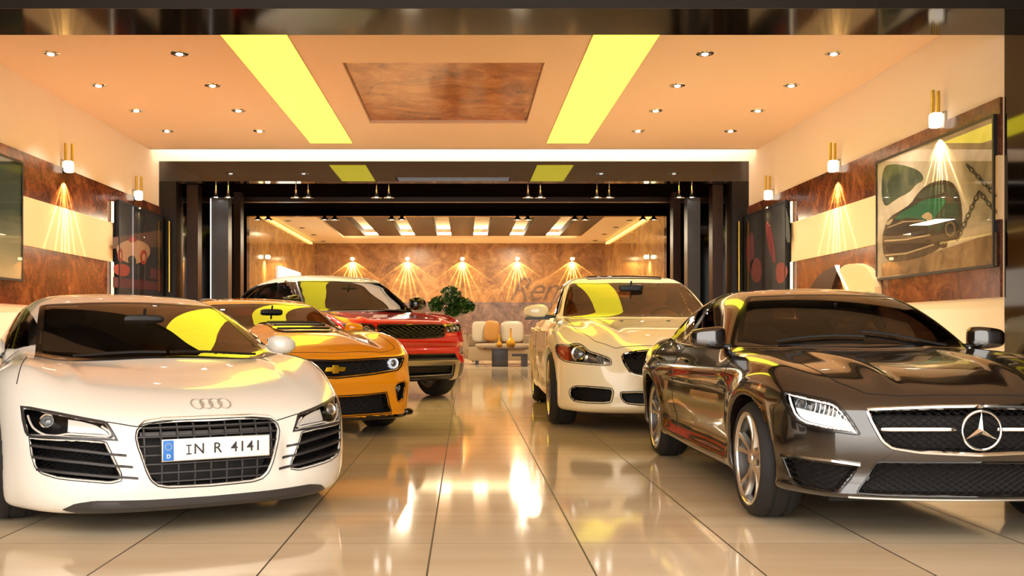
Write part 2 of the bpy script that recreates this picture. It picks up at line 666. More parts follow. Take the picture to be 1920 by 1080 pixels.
def clip_lines(poly, lines):
    """keep the stretches of straight 2-D lines that lie inside a closed outline"""
    out = []
    P = np.asarray(poly, float); n = len(P)
    for a, b in lines:
        a = np.array(a, float); b = np.array(b, float); d = b - a; ts = []
        for i in range(n):
            p, q = P[i], P[(i + 1) % n]; e = q - p
            den = d[0] * e[1] - d[1] * e[0]
            if abs(den) < 1e-12: continue
            t = ((p[0] - a[0]) * e[1] - (p[1] - a[1]) * e[0]) / den
            u = ((p[0] - a[0]) * d[1] - (p[1] - a[1]) * d[0]) / den
            if 0 <= u < 1 and 0 <= t <= 1: ts.append(t)
        ts.sort()
        for i in range(0, len(ts) - 1, 2):
            if ts[i + 1] - ts[i] > 1e-4: out.append((a + d * ts[i], a + d * ts[i + 1]))
    return out


def lattice(poly, ang, pitch, ox=0.0):
    """parallel lines over an outline, clipped to it"""
    P = np.asarray(poly, float); c = P.mean(0); R = np.abs(P - c).max() * 2.2
    d = np.array([math.cos(ang), math.sin(ang)]); nn = np.array([-d[1], d[0]])
    k = int(R / pitch) + 1
    c0 = nn * (round(float(c @ nn) / pitch) * pitch + ox) + d * float(c @ d)
    return clip_lines(poly, [(c0 + nn * i * pitch - d * R, c0 + nn * i * pitch + d * R) for i in range(-k, k + 1)])


def mesh_grille(car, name, outline, m, pitch, r, off, angs, parent=None, flipx=False, step=0.04):
    mb = MB()
    for ag in angs:
        for a, b in lattice(outline, ag, pitch):
            p = resample([a, b], step)
            if flipx: p = p * np.array([-1, 1])
            P = car.on('front', p); P = P + np.array([0, 1, 0]) * off
            mb.tube(P, r, 4, cap=False)
    return mb.build(name, m, parent or car.root)


# ---------------------------------------------------------------- wheels
def make_wheel(car, ya, side, R, rimR, width, xo, spokes, M, steer=0.0, twin=True, sp_w=0.03):
    """xo: outer face distance from the centre line"""
    e = empty('wheel', (side * (xo - width / 2), ya, R), steer, 1, car.root)
    s = side; w = width / 2
    tp = [(rimR + 0.004, w - 0.012), (rimR + 0.015, w - 0.003), ((R + rimR) / 2, w), (R - 0.03, w - 0.006), (R - 0.008, w - 0.03), (R, w - 0.06),
          (R, w * 0.4), (R - 0.006, w * 0.38), (R - 0.006, w * 0.3), (R, w * 0.28), (R, -w * 0.28), (R - 0.006, -w * 0.3), (R - 0.006, -w * 0.38), (R, -w * 0.4),
          (R, -w + 0.06), (R - 0.008, -w + 0.03), (R - 0.03, -w + 0.006), (rimR + 0.015, -w + 0.003), (rimR - 0.01, -w + 0.02)]
    MB().lathe([(r, h * s) for r, h in tp], 56, axis='x').build('tire', M['tire'], e, smooth=True, angle=50)
    rim = empty('rim', (0, 0, 0), 0, 1, e)
    b = MB().lathe([(rimR + 0.006, s * (w - 0.004)), (rimR - 0.004, s * (w - 0.001)), (rimR - 0.014, s * (w - 0.008)), (rimR - 0.018, s * (w - 0.02)), (rimR + 0.004, s * (w - 0.02)), (rimR + 0.006, s * (w - 0.01))], 56, axis='x')
    b.build('rim_lip', M['rim'], rim, smooth=True)
    MB().lathe([(rimR - 0.018, s * (w - 0.02)), (rimR - 0.03, s * (w - 0.05)), (rimR - 0.035, -s * w), (rimR + 0.002, -s * w), (rimR + 0.002, s * (w - 0.021))], 56, axis='x').build('rim_barrel', M['barrel'], rim, smooth=True)
    mb = MB()
    for i in range(spokes):
        a0 = 2 * PI * i / spokes + 0.3
        for da in ((-1, 1) if twin else (0,)):
            ai = a0 + da * (0.10 if twin else 0); ao = a0 + da * (0.19 if twin else 0)
            prof = []
            for t in (0, 0.25, 0.5, 0.75, 1.0):
                r = 0.045 + (rimR - 0.018 - 0.045) * t; a = ai + (ao - ai) * t
                x = s * (w - 0.035 - 0.012 * math.sin(t * PI) + 0.018 * t); hw = sp_w * (0.42 + 0.16 * abs(t - 0.4))
                prof.append((r, a, x, hw))
            V = []; F = []
            for r, a, x, hw in prof:
                y, z = r * math.cos(a), r * math.sin(a); ty, tz = -math.sin(a), math.cos(a)
                V += [(x, y + ty * hw * 0.6, z + tz * hw * 0.6), (x, y - ty * hw * 0.6, z - tz * hw * 0.6),
                      (x - s * 0.03, y - ty * hw, z - tz * hw), (x - s * 0.03, y + ty * hw, z + tz * hw)]
            for k in range(len(prof) - 1):
                for j in range(4):
                    F.append((k * 4 + j, k * 4 + (j + 1) % 4, (k + 1) * 4 + (j + 1) % 4, (k + 1) * 4 + j))
            mb.add(V, F)
    mb.build('spokes', M['rim'], rim, smooth=True, angle=35)
    MB().lathe([(0.001, s * (w - 0.018)), (0.028, s * (w - 0.018)), (0.034, s * (w - 0.024)), (0.036, s * (w - 0.03)), (0.07, s * (w - 0.042)), (0.075, s * (w - 0.08)), (0.001, s * (w - 0.08))], 28, axis='x').build('hub_cap', M['rim'], rim, smooth=True)
    MB().lathe([(0.001, s * (w - 0.12)), (rimR * 0.78, s * (w - 0.12)), (rimR * 0.78, s * (w - 0.145)), (0.001, s * (w - 0.145))], 40, axis='x').build('brake_disc', M['disc'], e, smooth=True, angle=30)
    return e


def seat(parent, x, y, z, m, w=0.5, head=True, hgt=0.62):
    e = empty('seat', (x, y, z), 0, 1, parent)
    MB().superell((0, 0, 0.10), (w / 2, 0.27, 0.10), 4).build('seat_cushion', m, e, smooth=True)
    R = Matrix.Translation((0, 0.25, 0.1)) @ Matrix.Rotation(-0.30, 4, 'X')
    MB().superell((0, 0, hgt / 2), (w / 2, 0.08, hgt / 2), 3.2, M=R, f=lambda a, b, c: (a * (1 - 0.18 * max(c, 0)), b - 0.5 * abs(a) ** 3, c)).build('seat_backrest', m, e, smooth=True)
    if head:
        MB().superell((0, -0.02, hgt + 0.10), (0.13, 0.05, 0.10), 3, M=R).build('headrest', m, e, smooth=True)
    return e


def interior(car, M, rows, wheel_side=1, dash_y=1.75, belt=0.95, half=0.62, mirror=None, seat_m=None):
    m = seat_m or M['interior']
    MB().superell((0, dash_y, belt - 0.16), (half, 0.24, 0.14), 4, f=lambda a, b, c: (a, b, c - 0.25 * max(b, 0))).build('dashboard', M['dash'], car.root, smooth=True)
    sw = empty('steering_wheel', (wheel_side * 0.36, dash_y + 0.30, belt - 0.04), 0, 1, car.root)
    sw.rotation_euler = (math.radians(-68), 0, 0)
    MB().tube([(0.185 * math.cos(a), 0.185 * math.sin(a), 0) for a in np.linspace(0, 2 * PI, 33)[:-1]], 0.015, 8, closed=True).build('wheel_rim', M['dash'], sw, smooth=True)
    MB().superell((0, 0, -0.02), (0.07, 0.06, 0.03), 2.5).box(-0.17, 0.17, -0.02, 0.02, -0.02, -0.01).build('wheel_hub', M['dash'], sw, smooth=True)
    for ys, z, xs in rows:
        for x in xs: seat(car.root, x, ys, z, m)
    if mirror:
        MB().superell(mirror, (0.125, 0.02, 0.035), 3.5).tube([(0, mirror[1] + 0.01, mirror[2]), (0, mirror[1] - 0.03, mirror[2] + 0.07)], 0.01).build('rearview_mirror', M['dash'], car.root, smooth=True)


def side_mirror(car, x, y, z, m, M, sx=0.12, sy=0.085, sz=0.075, stalk=0.16, foot=None, e=2.6):
    for sd in (-1, 1):
        r = empty('side_mirror', (sd * x, y, z), 0, 1, car.root)
        MB().superell((0, 0, 0), (sx, sy, sz), e, f=lambda a, b, c: (a, b + (0.35 * (a * sd) ** 2 if b < 0 else 0), c * (1 - 0.18 * a * sd))).build('mirror_housing', m, r, smooth=True)
        MB().box(-sx * 0.82, sx * 0.82, sy * 0.8, sy * 1.02, -sz * 0.75, sz * 0.75).build('mirror_glass', M['mirror'], r, bevel=0.01)
        MB().superell((-sd * (sx * 0.8 + stalk / 2 - 0.02), 0.01, -sz * 0.75), (stalk / 2 + 0.03, 0.035, 0.018), 3).build('mirror_arm', M['trim'], r, smooth=True)
# ================================================================ car materials
M = {
    'tire': mat('tire_rubber', srgb(28, 26, 25), 0.75),
    'rim': mat('rim_silver', srgb(205, 200, 190), 0.22, 0.9),
    'rim_dark': mat('rim_dark', srgb(40, 38, 38), 0.3, 0.8),
    'barrel': mat('rim_barrel_grey', srgb(70, 66, 62), 0.4, 0.7),
    'frit': mat('glass_border', srgb(10, 9, 9), 0.2, spec=0.3),
    'disc': mat('brake_steel', srgb(120, 115, 108), 0.35, 0.9),
    'chrome': mat('chrome', srgb(225, 222, 215), 0.08, 1.0),
    'satin': mat('satin_metal', srgb(190, 185, 175), 0.3, 0.9),
    'trim': mat('black_trim', srgb(18, 17, 17), 0.35),
    'gloss': mat('black_gloss', srgb(10, 9, 9), 0.08, 0, 0.5),
    'lining': mat('lining_black', srgb(20, 18, 18), 0.7),
    'dash': mat('dash_black', srgb(26, 24, 24), 0.5),
    'interior': mat('interior_dark', srgb(48, 42, 40), 0.6),
    'interior_tan': mat('interior_tan', srgb(150, 105, 62), 0.55),
    'mirror': mat('mirror_silver', srgb(215, 215, 215), 0.03, 1.0),
    'grille': mat('grille_grey', srgb(52, 49, 49), 0.38),
    'mesh': mat('mesh_black', srgb(30, 28, 28), 0.3, 0.3),
    'seam': mat('seam_shadow', srgb(22, 20, 19), 0.8),
    'plate': mat('plate_white', srgb(240, 238, 232), 0.35),
    'plate_blue': mat('plate_blue', srgb(40, 115, 200), 0.35),
    'ink': mat('plate_ink', srgb(35, 32, 34), 0.4),
    'amber': mat('amber_lens', srgb(190, 60, 18), 0.12, 0, 0.6),
    'reflector': mat('lamp_reflector', srgb(215, 213, 208), 0.16, 0.85),
    'lampwhite': mat('lamp_white', srgb(235, 232, 225), 0.18, 0.1, 0.6),
    'bulb': mat('projector_glass', srgb(120, 125, 130), 0.03, 0.6, 1.0),
}
LENS = glass('clear_lens', (0.93, 0.93, 0.93, 1), 1.35)
GL_GREY = glass('glass_grey', (0.42, 0.38, 0.36, 1), 1.52)
GL_MID = glass('glass_mid', (0.62, 0.54, 0.48, 1), 1.5)
GL_DARK = glass('glass_dark', (0.22, 0.18, 0.16, 1), 1.60)
GL_CLEAR = glass('glass_clear', (0.72, 0.62, 0.52, 1), 1.5)
# ================================================================ shared car pieces
def bump(x, c, w): return np.exp(-((x - c) / w) ** 2)


def symm(q):
    """half outline from the middle top round to the middle bottom -> closed outline"""
    q = [(-abs(a), b) for a, b in q]
    q[0] = (0.0, q[0][1]); q[-1] = (0.0, q[-1][1])
    return q + [(-a, b) for a, b in q[-2:0:-1]]


def full(h): return [(-a, b) for a, b in h[::-1] if a > 0] + [p for p in h if p[0] >= 0]


def clip_poly(poly, keep):
    P = resample(poly, 0.008, True)
    return [tuple(p) for p in P if keep(p)]


def glaze(c, ws, rw, sides, gl, gls, gap=0.02):
    """holes for the glass; sides: list of side outlines"""
    c.holes += [('top', offset_poly(ws, gap), 0.075, 0), ('top', offset_poly(rw, gap), 0.075, 0)]
    c.holes += [('side', offset_poly(p, gap * 0.9), 0.12, 0) for p in sides]
    c.glz = (ws, rw, sides, gl, gls)


def panes(c, seal=0.022, border=0.035):
    ws, rw, sides, gl, gls = c.glz
    g = c.patch('windshield', 'top', ws, gl, off=0.001, step=0.05)
    c.patch('windshield_border', 'top', ws, M['frit'], off=0.0025, hole=offset_poly(ws, border), parent=g, step=0.03)
    g = c.patch('rear_window', 'top', rw, GL_CLEAR, off=0.001, step=0.06)
    for sd in (-1, 1):
        for pl in sides:
            g = c.patch('side_window', 'side', pl, gls, side=sd, off=0.001, step=0.05)
            c.patch('window_seal', 'side', pl, M['gloss'], side=sd, off=0.003, hole=offset_poly(pl, seal), parent=g, step=0.03)


def side_seams(c, lines, name='door_seam'):
    for pl in lines:
        for sd in (-1, 1):
            mb = MB(); c.seam(mb, 'side', pl, side=sd); mb.build(name, M['seam'], c.root, smooth=True)


def hood_seam(c, pl, proj='top'):
    for fx in (False, True):
        mb = MB(); c.seam(mb, proj, pl, flipx=fx); mb.build('hood_seam', M['seam'], c.root, smooth=True)


def handles(c, ys, z, m):
    for y0 in ys:
        for sd in (-1, 1):
            o = MB().superell((0, 0, 0), (0.022, 0.095, 0.014), 3).build('door_handle', m, c.root, smooth=True)
            o.location = c.on('side', [(y0, z)], sd)[0] + np.array([sd * 0.022, 0, 0])


def wipers(c, segs):
    for a, b in segs:
        P = c.on('top', resample([a, b], 0.05))
        MB().tube(P + c.nrm(P) * 0.02, 0.008, 5).build('wiper', M['trim'], c.root, smooth=True)


def opening(c, name, out, depth=0.07, mesh=None, lip=None, lipr=0.006, fx=None, backing='lining'):
    """recess in the nose with a backing plate, mesh and lip; hole must be registered before the shell"""
    e = empty(name, (0, 0, 0), 0, 1, c.root); f = bool(fx)
    c.patch('backing', 'front', offset_poly(out, 0.005), M[backing], off=-depth, parent=e, step=0.05, flipx=f)
    if mesh:
        pitch, r, off, angs = mesh
        mesh_grille(c, 'mesh', out, M['mesh'], pitch, r, off, angs, e, flipx=f)
    if lip: c.tube('lip', 'front', out, lipr, lip, 0.0, closed=True, parent=e, flipx=f)
    return e


def lathe_on(c, name, proj, p, prof, m, parent, depth, fx=False, side=1, tilt=None, n=28):
    q = [(p[0] * (-1 if fx else 1), p[1])]
    P = c.on(proj, q, side); N = c.nrm(P)[0]
    o = MB().lathe(prof, n).build(name, m, parent, smooth=True)
    o.location = P[0] - N * depth
    N = Vector(N) if tilt is None else Vector((N[0] * tilt, N[1] * 1.0, N[2] * tilt)).normalized()
    o.rotation_euler = N.to_track_quat('Z', 'Y').to_euler()
    return o


def wheels(c, R, rimR, width, xo, spokes, m=None, twin=True, sw=0.03):
    mm = dict(M)
    if m: mm['rim'] = m
    for ya in c.sp['axles']:
        for sd in (-1, 1): make_wheel(c, ya, sd, R, rimR, width, xo, spokes, mm, 0, twin, sw)


def projector(c, parent, p, r, fx, depth=0.02, ring=None):
    lathe_on(c, 'projector_lamp', 'front', p, [(0.001, r * 0.30), (r * 0.4, r * 0.22), (r * 0.72, 0.0), (r * 0.8, -0.004)], M['bulb'], parent, depth, fx, tilt=0.4)
    lathe_on(c, 'lamp_ring', 'front', p, [(r * 0.78, -0.01), (r * 0.82, 0.006), (r * 1.0, 0.012), (r * 1.12, 0.004), (r * 1.16, -0.03), (r * 0.7, -0.03)], ring or M['chrome'], parent, depth, fx, tilt=0.4)


UND = M['lining']


def underbody(c, z0, z1, y0=0.35, y1=None, half=0.62):
    MB().box(-half, half, y0, y1 or c.sp['L'] - 0.35, z0, z1).build('underbody', M['lining'], c.root)
# ================================================================ room
XC = -0.225
XL, XR = -5.90, 5.45                     # side walls
ZC = 4.37                                # ceiling
YF, YP, YB = 19.5, 24.2, 35.0            # first portal, inner portal, far wall
BXL, BXR, BZC = -5.2, 4.76, 3.98         # far room


def struct(o): o['kind'] = 'structure'; return o


def box(name, x0, x1, y0, y1, z0, z1, m, parent=None, bevel=0): return MB().box(x0, x1, y0, y1, z0, z1).build(name, m, parent, bevel=bevel)


def marble(name, dark, mid, light, scale=1.2, rough=0.12, veins=0.5):
    m = mat(name, mid, rough)
    nt, b, N, Lk = nodes_of(m)
    tc = N('ShaderNodeTexCoord')
    n1 = N('ShaderNodeTexNoise'); n1.inputs['Scale'].default_value = scale; n1.inputs['Detail'].default_value = 8; n1.inputs['Roughness'].default_value = 0.65; n1.inputs['Distortion'].default_value = 1.2
    Lk(tc.outputs['Object'], n1.inputs['Vector'])
    r = N('ShaderNodeValToRGB'); e = r.color_ramp.elements
    e[0].position = 0.32; e[0].color = dark; e[1].position = 0.72; e[1].color = light
    k = e.new(0.52); k.color = mid
    Lk(n1.outputs['Fac'], r.inputs[0])
    n2 = N('ShaderNodeTexNoise'); n2.inputs['Scale'].default_value = scale * 1.7; n2.inputs['Detail'].default_value = 6; n2.inputs['Distortion'].default_value = 2.5
    Lk(tc.outputs['Object'], n2.inputs['Vector'])
    a = N('ShaderNodeMath'); a.operation = 'SUBTRACT'; a.inputs[1].default_value = 0.5; Lk(n2.outputs['Fac'], a.inputs[0])
    ab = N('ShaderNodeMath'); ab.operation = 'ABSOLUTE'; Lk(a.outputs[0], ab.inputs[0])
    mr = N('ShaderNodeMapRange'); mr.inputs[1].default_value = 0.0; mr.inputs[2].default_value = 0.025; mr.inputs[3].default_value = veins; mr.inputs[4].default_value = 0.0
    Lk(ab.outputs[0], mr.inputs[0])
    mx = N('ShaderNodeMix'); mx.data_type = 'RGBA'; mx.inputs[7].default_value = light
    Lk(mr.outputs[0], mx.inputs[0]); Lk(r.outputs[0], mx.inputs[6]); Lk(mx.outputs[2], b.inputs['Base Color'])
    return m


def tile_floor():
    m = mat('floor_tiles', srgb(214, 200, 172), 0.07)
    nt, b, N, Lk = nodes_of(m)
    tc = N('ShaderNodeTexCoord'); sp = N('ShaderNodeSeparateXYZ'); Lk(tc.outputs['Object'], sp.inputs[0])
    def groove(out, off, pitch, half):
        a = N('ShaderNodeMath'); a.operation = 'SUBTRACT'; a.inputs[1].default_value = off; Lk(out, a.inputs[0])
        p = N('ShaderNodeMath'); p.operation = 'PINGPONG'; p.inputs[1].default_value = pitch / 2; Lk(a.outputs[0], p.inputs[0])
        l = N('ShaderNodeMath'); l.operation = 'LESS_THAN'; l.inputs[1].default_value = half; Lk(p.outputs[0], l.inputs[0])
        return l.outputs[0]
    gx = groove(sp.outputs[0], -0.158, 0.69, 0.0042); gy = groove(sp.outputs[1], 6.80, 0.687, 0.0022)
    mxm = N('ShaderNodeMath'); mxm.operation = 'MAXIMUM'; Lk(gx, mxm.inputs[0]); Lk(gy, mxm.inputs[1])
    # slight tone change from tile to tile
    vo = N('ShaderNodeTexWhiteNoise'); vo.noise_dimensions = '2D'
    vm = N('ShaderNodeVectorMath'); vm.operation = 'SNAP'; vm.inputs[1].default_value = (0.69, 0.687, 1)
    ad = N('ShaderNodeVectorMath'); ad.operation = 'ADD'; ad.inputs[1].default_value = (0.158 + 6.9, -6.80 + 6.87, 0)
    Lk(tc.outputs['Object'], ad.inputs[0]); Lk(ad.outputs[0], vm.inputs[0]); Lk(vm.outputs[0], vo.inputs['Vector'])
    ns = N('ShaderNodeTexNoise'); ns.inputs['Scale'].default_value = 1.5; ns.inputs['Detail'].default_value = 5
    mp = N('ShaderNodeMapping'); mp.inputs['Scale'].default_value = (0.4, 3, 1); Lk(tc.outputs['Object'], mp.inputs[0]); Lk(mp.outputs[0], ns.inputs['Vector'])
    av = N('ShaderNodeMath'); av.operation = 'MULTIPLY_ADD'; av.inputs[1].default_value = 0.35; Lk(vo.outputs['Value'], av.inputs[0]); Lk(ns.outputs['Fac'], av.inputs[2])
    r = N('ShaderNodeValToRGB'); r.color_ramp.elements[0].position = 0.3; r.color_ramp.elements[1].position = 1.0
    r.color_ramp.elements[0].color = srgb(212, 188, 152); r.color_ramp.elements[1].color = srgb(232, 214, 184)
    Lk(av.outputs[0], r.inputs[0])
    mx = N('ShaderNodeMix'); mx.data_type = 'RGBA'; mx.inputs[7].default_value = srgb(70, 56, 42)
    Lk(mxm.outputs[0], mx.inputs[0]); Lk(r.outputs[0], mx.inputs[6]); Lk(mx.outputs[2], b.inputs['Base Color'])
    ro = N('ShaderNodeMath'); ro.operation = 'MULTIPLY_ADD'; ro.inputs[1].default_value = 0.5; ro.inputs[2].default_value = 0.07; Lk(mxm.outputs[0], ro.inputs[0]); Lk(ro.outputs[0], b.inputs['Roughness'])
    return m


WALL = mat('wall_plaster', srgb(250, 236, 222), 0.6)
CEIL = mat('ceiling_paint', srgb(234, 204, 178), 0.65)
STRIPE = mat('wall_beige_stripe', srgb(228, 196, 148), 0.4)
BROWN = marble('marble_brown', srgb(58, 25, 11), srgb(102, 52, 25), srgb(150, 92, 52), 2.2, 0.16)
PANEL = marble('marble_ceiling', srgb(110, 54, 22), srgb(166, 98, 50), srgb(205, 145, 88), 1.4, 0.12, 0.35); PANEL.node_tree.nodes['Principled BSDF'].inputs['Specular IOR Level'].default_value = 0.2
FARM = marble('marble_gold', srgb(104, 68, 30), srgb(150, 104, 54), srgb(186, 144, 92), 2.0, 0.3)
FARLOW = marble('marble_plum', srgb(70, 52, 44), srgb(100, 76, 64), srgb(130, 104, 90), 2.0, 0.25)
SIDEM = marble('marble_honey', srgb(120, 84, 40), srgb(172, 128, 72), srgb(205, 165, 105), 1.2, 0.12)
BLACK = mat('black_polished', srgb(14, 10, 8), 0.06)
DARKC = mat('dark_cladding', srgb(22, 17, 14), 0.3, spec=0.3)
BRNC = mat('brown_lacquer', srgb(44, 24, 13), 0.3, spec=0.3)
GREYC = mat('grey_lacquer', srgb(50, 51, 56), 0.3, spec=0.3)
WHITEC = mat('far_ceiling_paint', srgb(225, 205, 175), 0.6)
SLAT = mat('slat_brown', srgb(48, 28, 18), 0.45)

struct(box('floor', -9, 9, -4, 36, -0.1, 0, tile_floor()))
struct(box('wall_left', XL - 0.2, XL, 10.25, YF, 0, 5.0, WALL))
struct(box('wall_right', XR, XR + 0.2, 10.25, YF, 0, 5.0, WALL))
CLAD = mat('cladding_polished', srgb(12, 8, 7), 0.05, spec=0.28)
struct(box('wall_left_cladding', XL - 0.2, XL, -0.5, 10.25, 0, 5.0, CLAD))
struct(box('wall_right_cladding', XR, XR + 0.2, -0.5, 10.25, 0, 5.0, CLAD))
struct(box('trim_header', XL, XR, 9.41, 10.25, 3.98, 4.9, mat('header_soffit', srgb(12, 8, 7), 0.08, spec=0.12)))
struct(box('trim_header_front', XL, XR, 9.4, 9.41, 3.98, 4.9, mat('header_front', srgb(20, 16, 14), 0.5)))
struct(box('ceiling_front', XL, XR, 1.0, 9.4, ZC, ZC + 0.1, CEIL))
# main ceiling with the marble recess left open
RX0, RX1, RY0, RY1 = -1.56, 1.0, 12.8, 16.55
CY1 = 18.95
mb = MB()
mb.box(XL, RX0, 10.25, CY1, ZC, ZC + 0.1); mb.box(RX1, XR, 10.25, CY1, ZC, ZC + 0.1)
mb.box(RX0, RX1, 10.25, RY0, ZC, ZC + 0.1); mb.box(RX0, RX1, RY1, CY1, ZC, ZC + 0.1)
mb.box(RX0, RX1, RY0 - 0.0, RY1, ZC + 0.10, ZC + 0.2)
mb.box(XL, XR, CY1 - 0.05, CY1, ZC, ZC + 0.22)
struct(mb.build('ceiling', CEIL))
o = box('ceiling_marble_panel', RX0 + 0.01, RX1 - 0.01, RY0 + 0.01, RY1 - 0.01, ZC + 0.05, ZC + 0.095, PANEL)
tag(o, 'brown marble panel set in the middle of the ceiling between the yellow light strips', 'ceiling panel')
# cove above the first portal
struct(box('ceiling_cove', XL, XR, CY1 - 0.4, YF + 0.1, 4.95, 5.0, WALL))
struct(box('wall_back', XL, XR, YF, YF + 0.12, 4.24, 5.0, WALL))
COVE = mat('cove_tube', (1, 1, 1, 1), 0.5, emit=(1.0, 0.88, 0.66, 1), es=26)
o = box('cove_light', XL + 0.1, XR - 0.1, CY1 - 0.04, CY1 + 0.0, ZC + 0.235, ZC + 0.275, COVE)
tag(o, 'long warm cove light hidden above the ceiling edge over the black portal', 'light')

# bands on the side walls
for nm, x0, x1 in (('left', XL, XL + 0.03), ('right', XR - 0.03, XR)):
    struct(box('trim_marble_band_' + nm, x0, x1, 10.28, YF, 2.77, 3.36, BROWN))
    struct(box('trim_lower_marble_' + nm, x0, x1, 10.28, YF, 1.33, 2.12, BROWN))
    s_ = 0.05
    xa, xb = (XL, XL + s_) if nm == 'left' else (XR - s_, XR)
    struct(box('trim_beige_stripe_' + nm, xa, xb, 10.28, 16.8, 2.12, 2.77, STRIPE))
    struct(box('trim_end_panel_' + nm, xa, xb, 16.8, YF, 1.2, 2.77, DARKC))

# yellow light strips
STRIP = mat('strip_light_yellow', (1, 0.9, 0.1, 1), 0.5, emit=(1.0, 0.84, 0.035, 1), es=4.0)
GRP = 'yellow ceiling light strips'
for i, (x0, x1) in enumerate(((-2.79, -2.04), (1.46, 2.21))):
    for j, (y0, y1) in enumerate(((10.3, 18.24),)):
        e = empty('ceiling_light_strip', ((x0 + x1) / 2, (y0 + y1) / 2, ZC))
        tag(e, '%s long yellow glowing ceiling strip %s' % (('left', 'right')[i], ('running towards the black portal', 'in the porch ceiling ahead of the black beam')[j]), 'ceiling light', GRP)
        w_, l_ = (x1 - x0) / 2, (y1 - y0) / 2
        box('diffuser', -w_, w_, -l_, l_, -0.012, -0.002, STRIP, e)
        fr = MB(); fr.box(-w_ - 0.01, -w_, -l_, l_, -0.014, 0); fr.box(w_, w_ + 0.01, -l_, l_, -0.014, 0)
        fr.build('frame', CEIL, e)

# recessed downlights
LAMPC = mat('downlight_lamp', (1, 1, 1, 1), 0.4, emit=(1.0, 0.93, 0.82, 1), es=9)
ROWN = ('nearest', 'second', 'third', 'farthest')
for ri, y in enumerate((12.36, 13.97, 15.57, 17.17)):
    for ci, x in enumerate((-5.06, -3.49, 2.92, 4.49)):
        e = empty('recessed_downlight', (x, y, ZC))
        tag(e, 'round recessed downlight, %s row, %s' % (ROWN[ri], ('beside the left wall', 'next to the left yellow strip', 'next to the right yellow strip', 'beside the right wall')[ci]), 'downlight', 'recessed downlights in the main ceiling')
        MB().lathe([(0.075, -0.001), (0.078, -0.012), (0.105, -0.010), (0.112, -0.002), (0.112, 0.0)], 28).build('trim_ring', M['chrome'], e, smooth=True)
        MB().lathe([(0.001, -0.006), (0.04, -0.006), (0.045, -0.002), (0.074, -0.001)], 24).build('reflector', M['rim_dark'], e, smooth=True)
        MB().superell((0, 0, -0.010), (0.042, 0.042, 0.02), 2, 16, 8).build('lamp', LAMPC, e, smooth=True)
        d = bpy.data.lights.new('downlight_beam', 'SPOT'); d.energy = 235; d.color = (1.0, 0.87, 0.75); d.spot_size = 1.7; d.spot_blend = 0.8; d.shadow_soft_size = 0.05
        l = bpy.data.objects.new('downlight_beam', d); l.location = (0, 0, -0.05); link(l, e)


# ---------------------------------------------------------------- wall lamps with rayed beams
def ray_light(parent, loc, normal, energy, size=1.9, col=(1.0, 0.72, 0.34), rays=(0, 0.13, -0.13, 0.33, -0.33, 0.62, -0.62), soft=0.004):
    d = bpy.data.lights.new('beam', 'SPOT'); d.energy = energy; d.color = col; d.spot_size = size; d.spot_blend = 0.35; d.shadow_soft_size = soft
    d.use_nodes = True
    nt = d.node_tree; N = nt.nodes.new; Lk = nt.links.new
    em = nt.nodes['Emission']
    tc = N('ShaderNodeTexCoord'); sp = N('ShaderNodeSeparateXYZ'); Lk(tc.outputs['Normal'], sp.inputs[0])
    # angle in the plane of the wall (local x against the beam axis)
    at = N('ShaderNodeMath'); at.operation = 'ARCTAN2'; Lk(sp.outputs[0], at.inputs[0])
    ng = N('ShaderNodeMath'); ng.operation = 'MULTIPLY'; ng.inputs[1].default_value = -1; Lk(sp.outputs[2], ng.inputs[0]); Lk(ng.outputs[0], at.inputs[1])
    acc = None
    for a in rays:
        wt = 1.0 if abs(a) < 0.3 else (0.5 if abs(a) < 0.7 else 0.22)
        s_ = N('ShaderNodeMath'); s_.operation = 'SUBTRACT'; s_.inputs[1].default_value = a; Lk(at.outputs[0], s_.inputs[0])
        q = N('ShaderNodeMath'); q.operation = 'MULTIPLY'; Lk(s_.outputs[0], q.inputs[0]); Lk(s_.outputs[0], q.inputs[1])
        k = N('ShaderNodeMath'); k.operation = 'MULTIPLY'; k.inputs[1].default_value = -1 / (0.022 ** 2); Lk(q.outputs[0], k.inputs[0])
        x = N('ShaderNodeMath'); x.operation = 'EXPONENT'; Lk(k.outputs[0], x.inputs[0])
        xm = N('ShaderNodeMath'); xm.operation = 'MULTIPLY'; xm.inputs[1].default_value = wt; Lk(x.outputs[0], xm.inputs[0]); x = xm
        if acc is None: acc = x
        else:
            ad = N('ShaderNodeMath'); ad.operation = 'ADD'; Lk(acc.outputs[0], ad.inputs[0]); Lk(x.outputs[0], ad.inputs[1]); acc = ad
    f = N('ShaderNodeMath'); f.operation = 'MULTIPLY_ADD'; f.inputs[1].default_value = 4.0; f.inputs[2].default_value = 0.16; Lk(acc.outputs[0], f.inputs[0])
    Lk(f.outputs[0], em.inputs['Strength'])
    o = bpy.data.objects.new('beam', d); o.location = loc
    # beam points down, tipped slightly to the wall; local x runs along the wall
    nz = Vector((normal[0] * 0.14, normal[1] * 0.14, 1)).normalized()
    xx = Vector((-normal[1], normal[0], 0)); yy = nz.cross(xx)
    o.rotation_euler = Matrix((xx, yy, nz)).transposed().to_euler()
    return link(o, parent)


BRASS = mat('brass_tube', srgb(205, 170, 80), 0.18, 0.9)
FROST = mat('frosted_lamp', (1, 1, 1, 1), 0.4, emit=(1.0, 0.88, 0.66, 1), es=1.8)


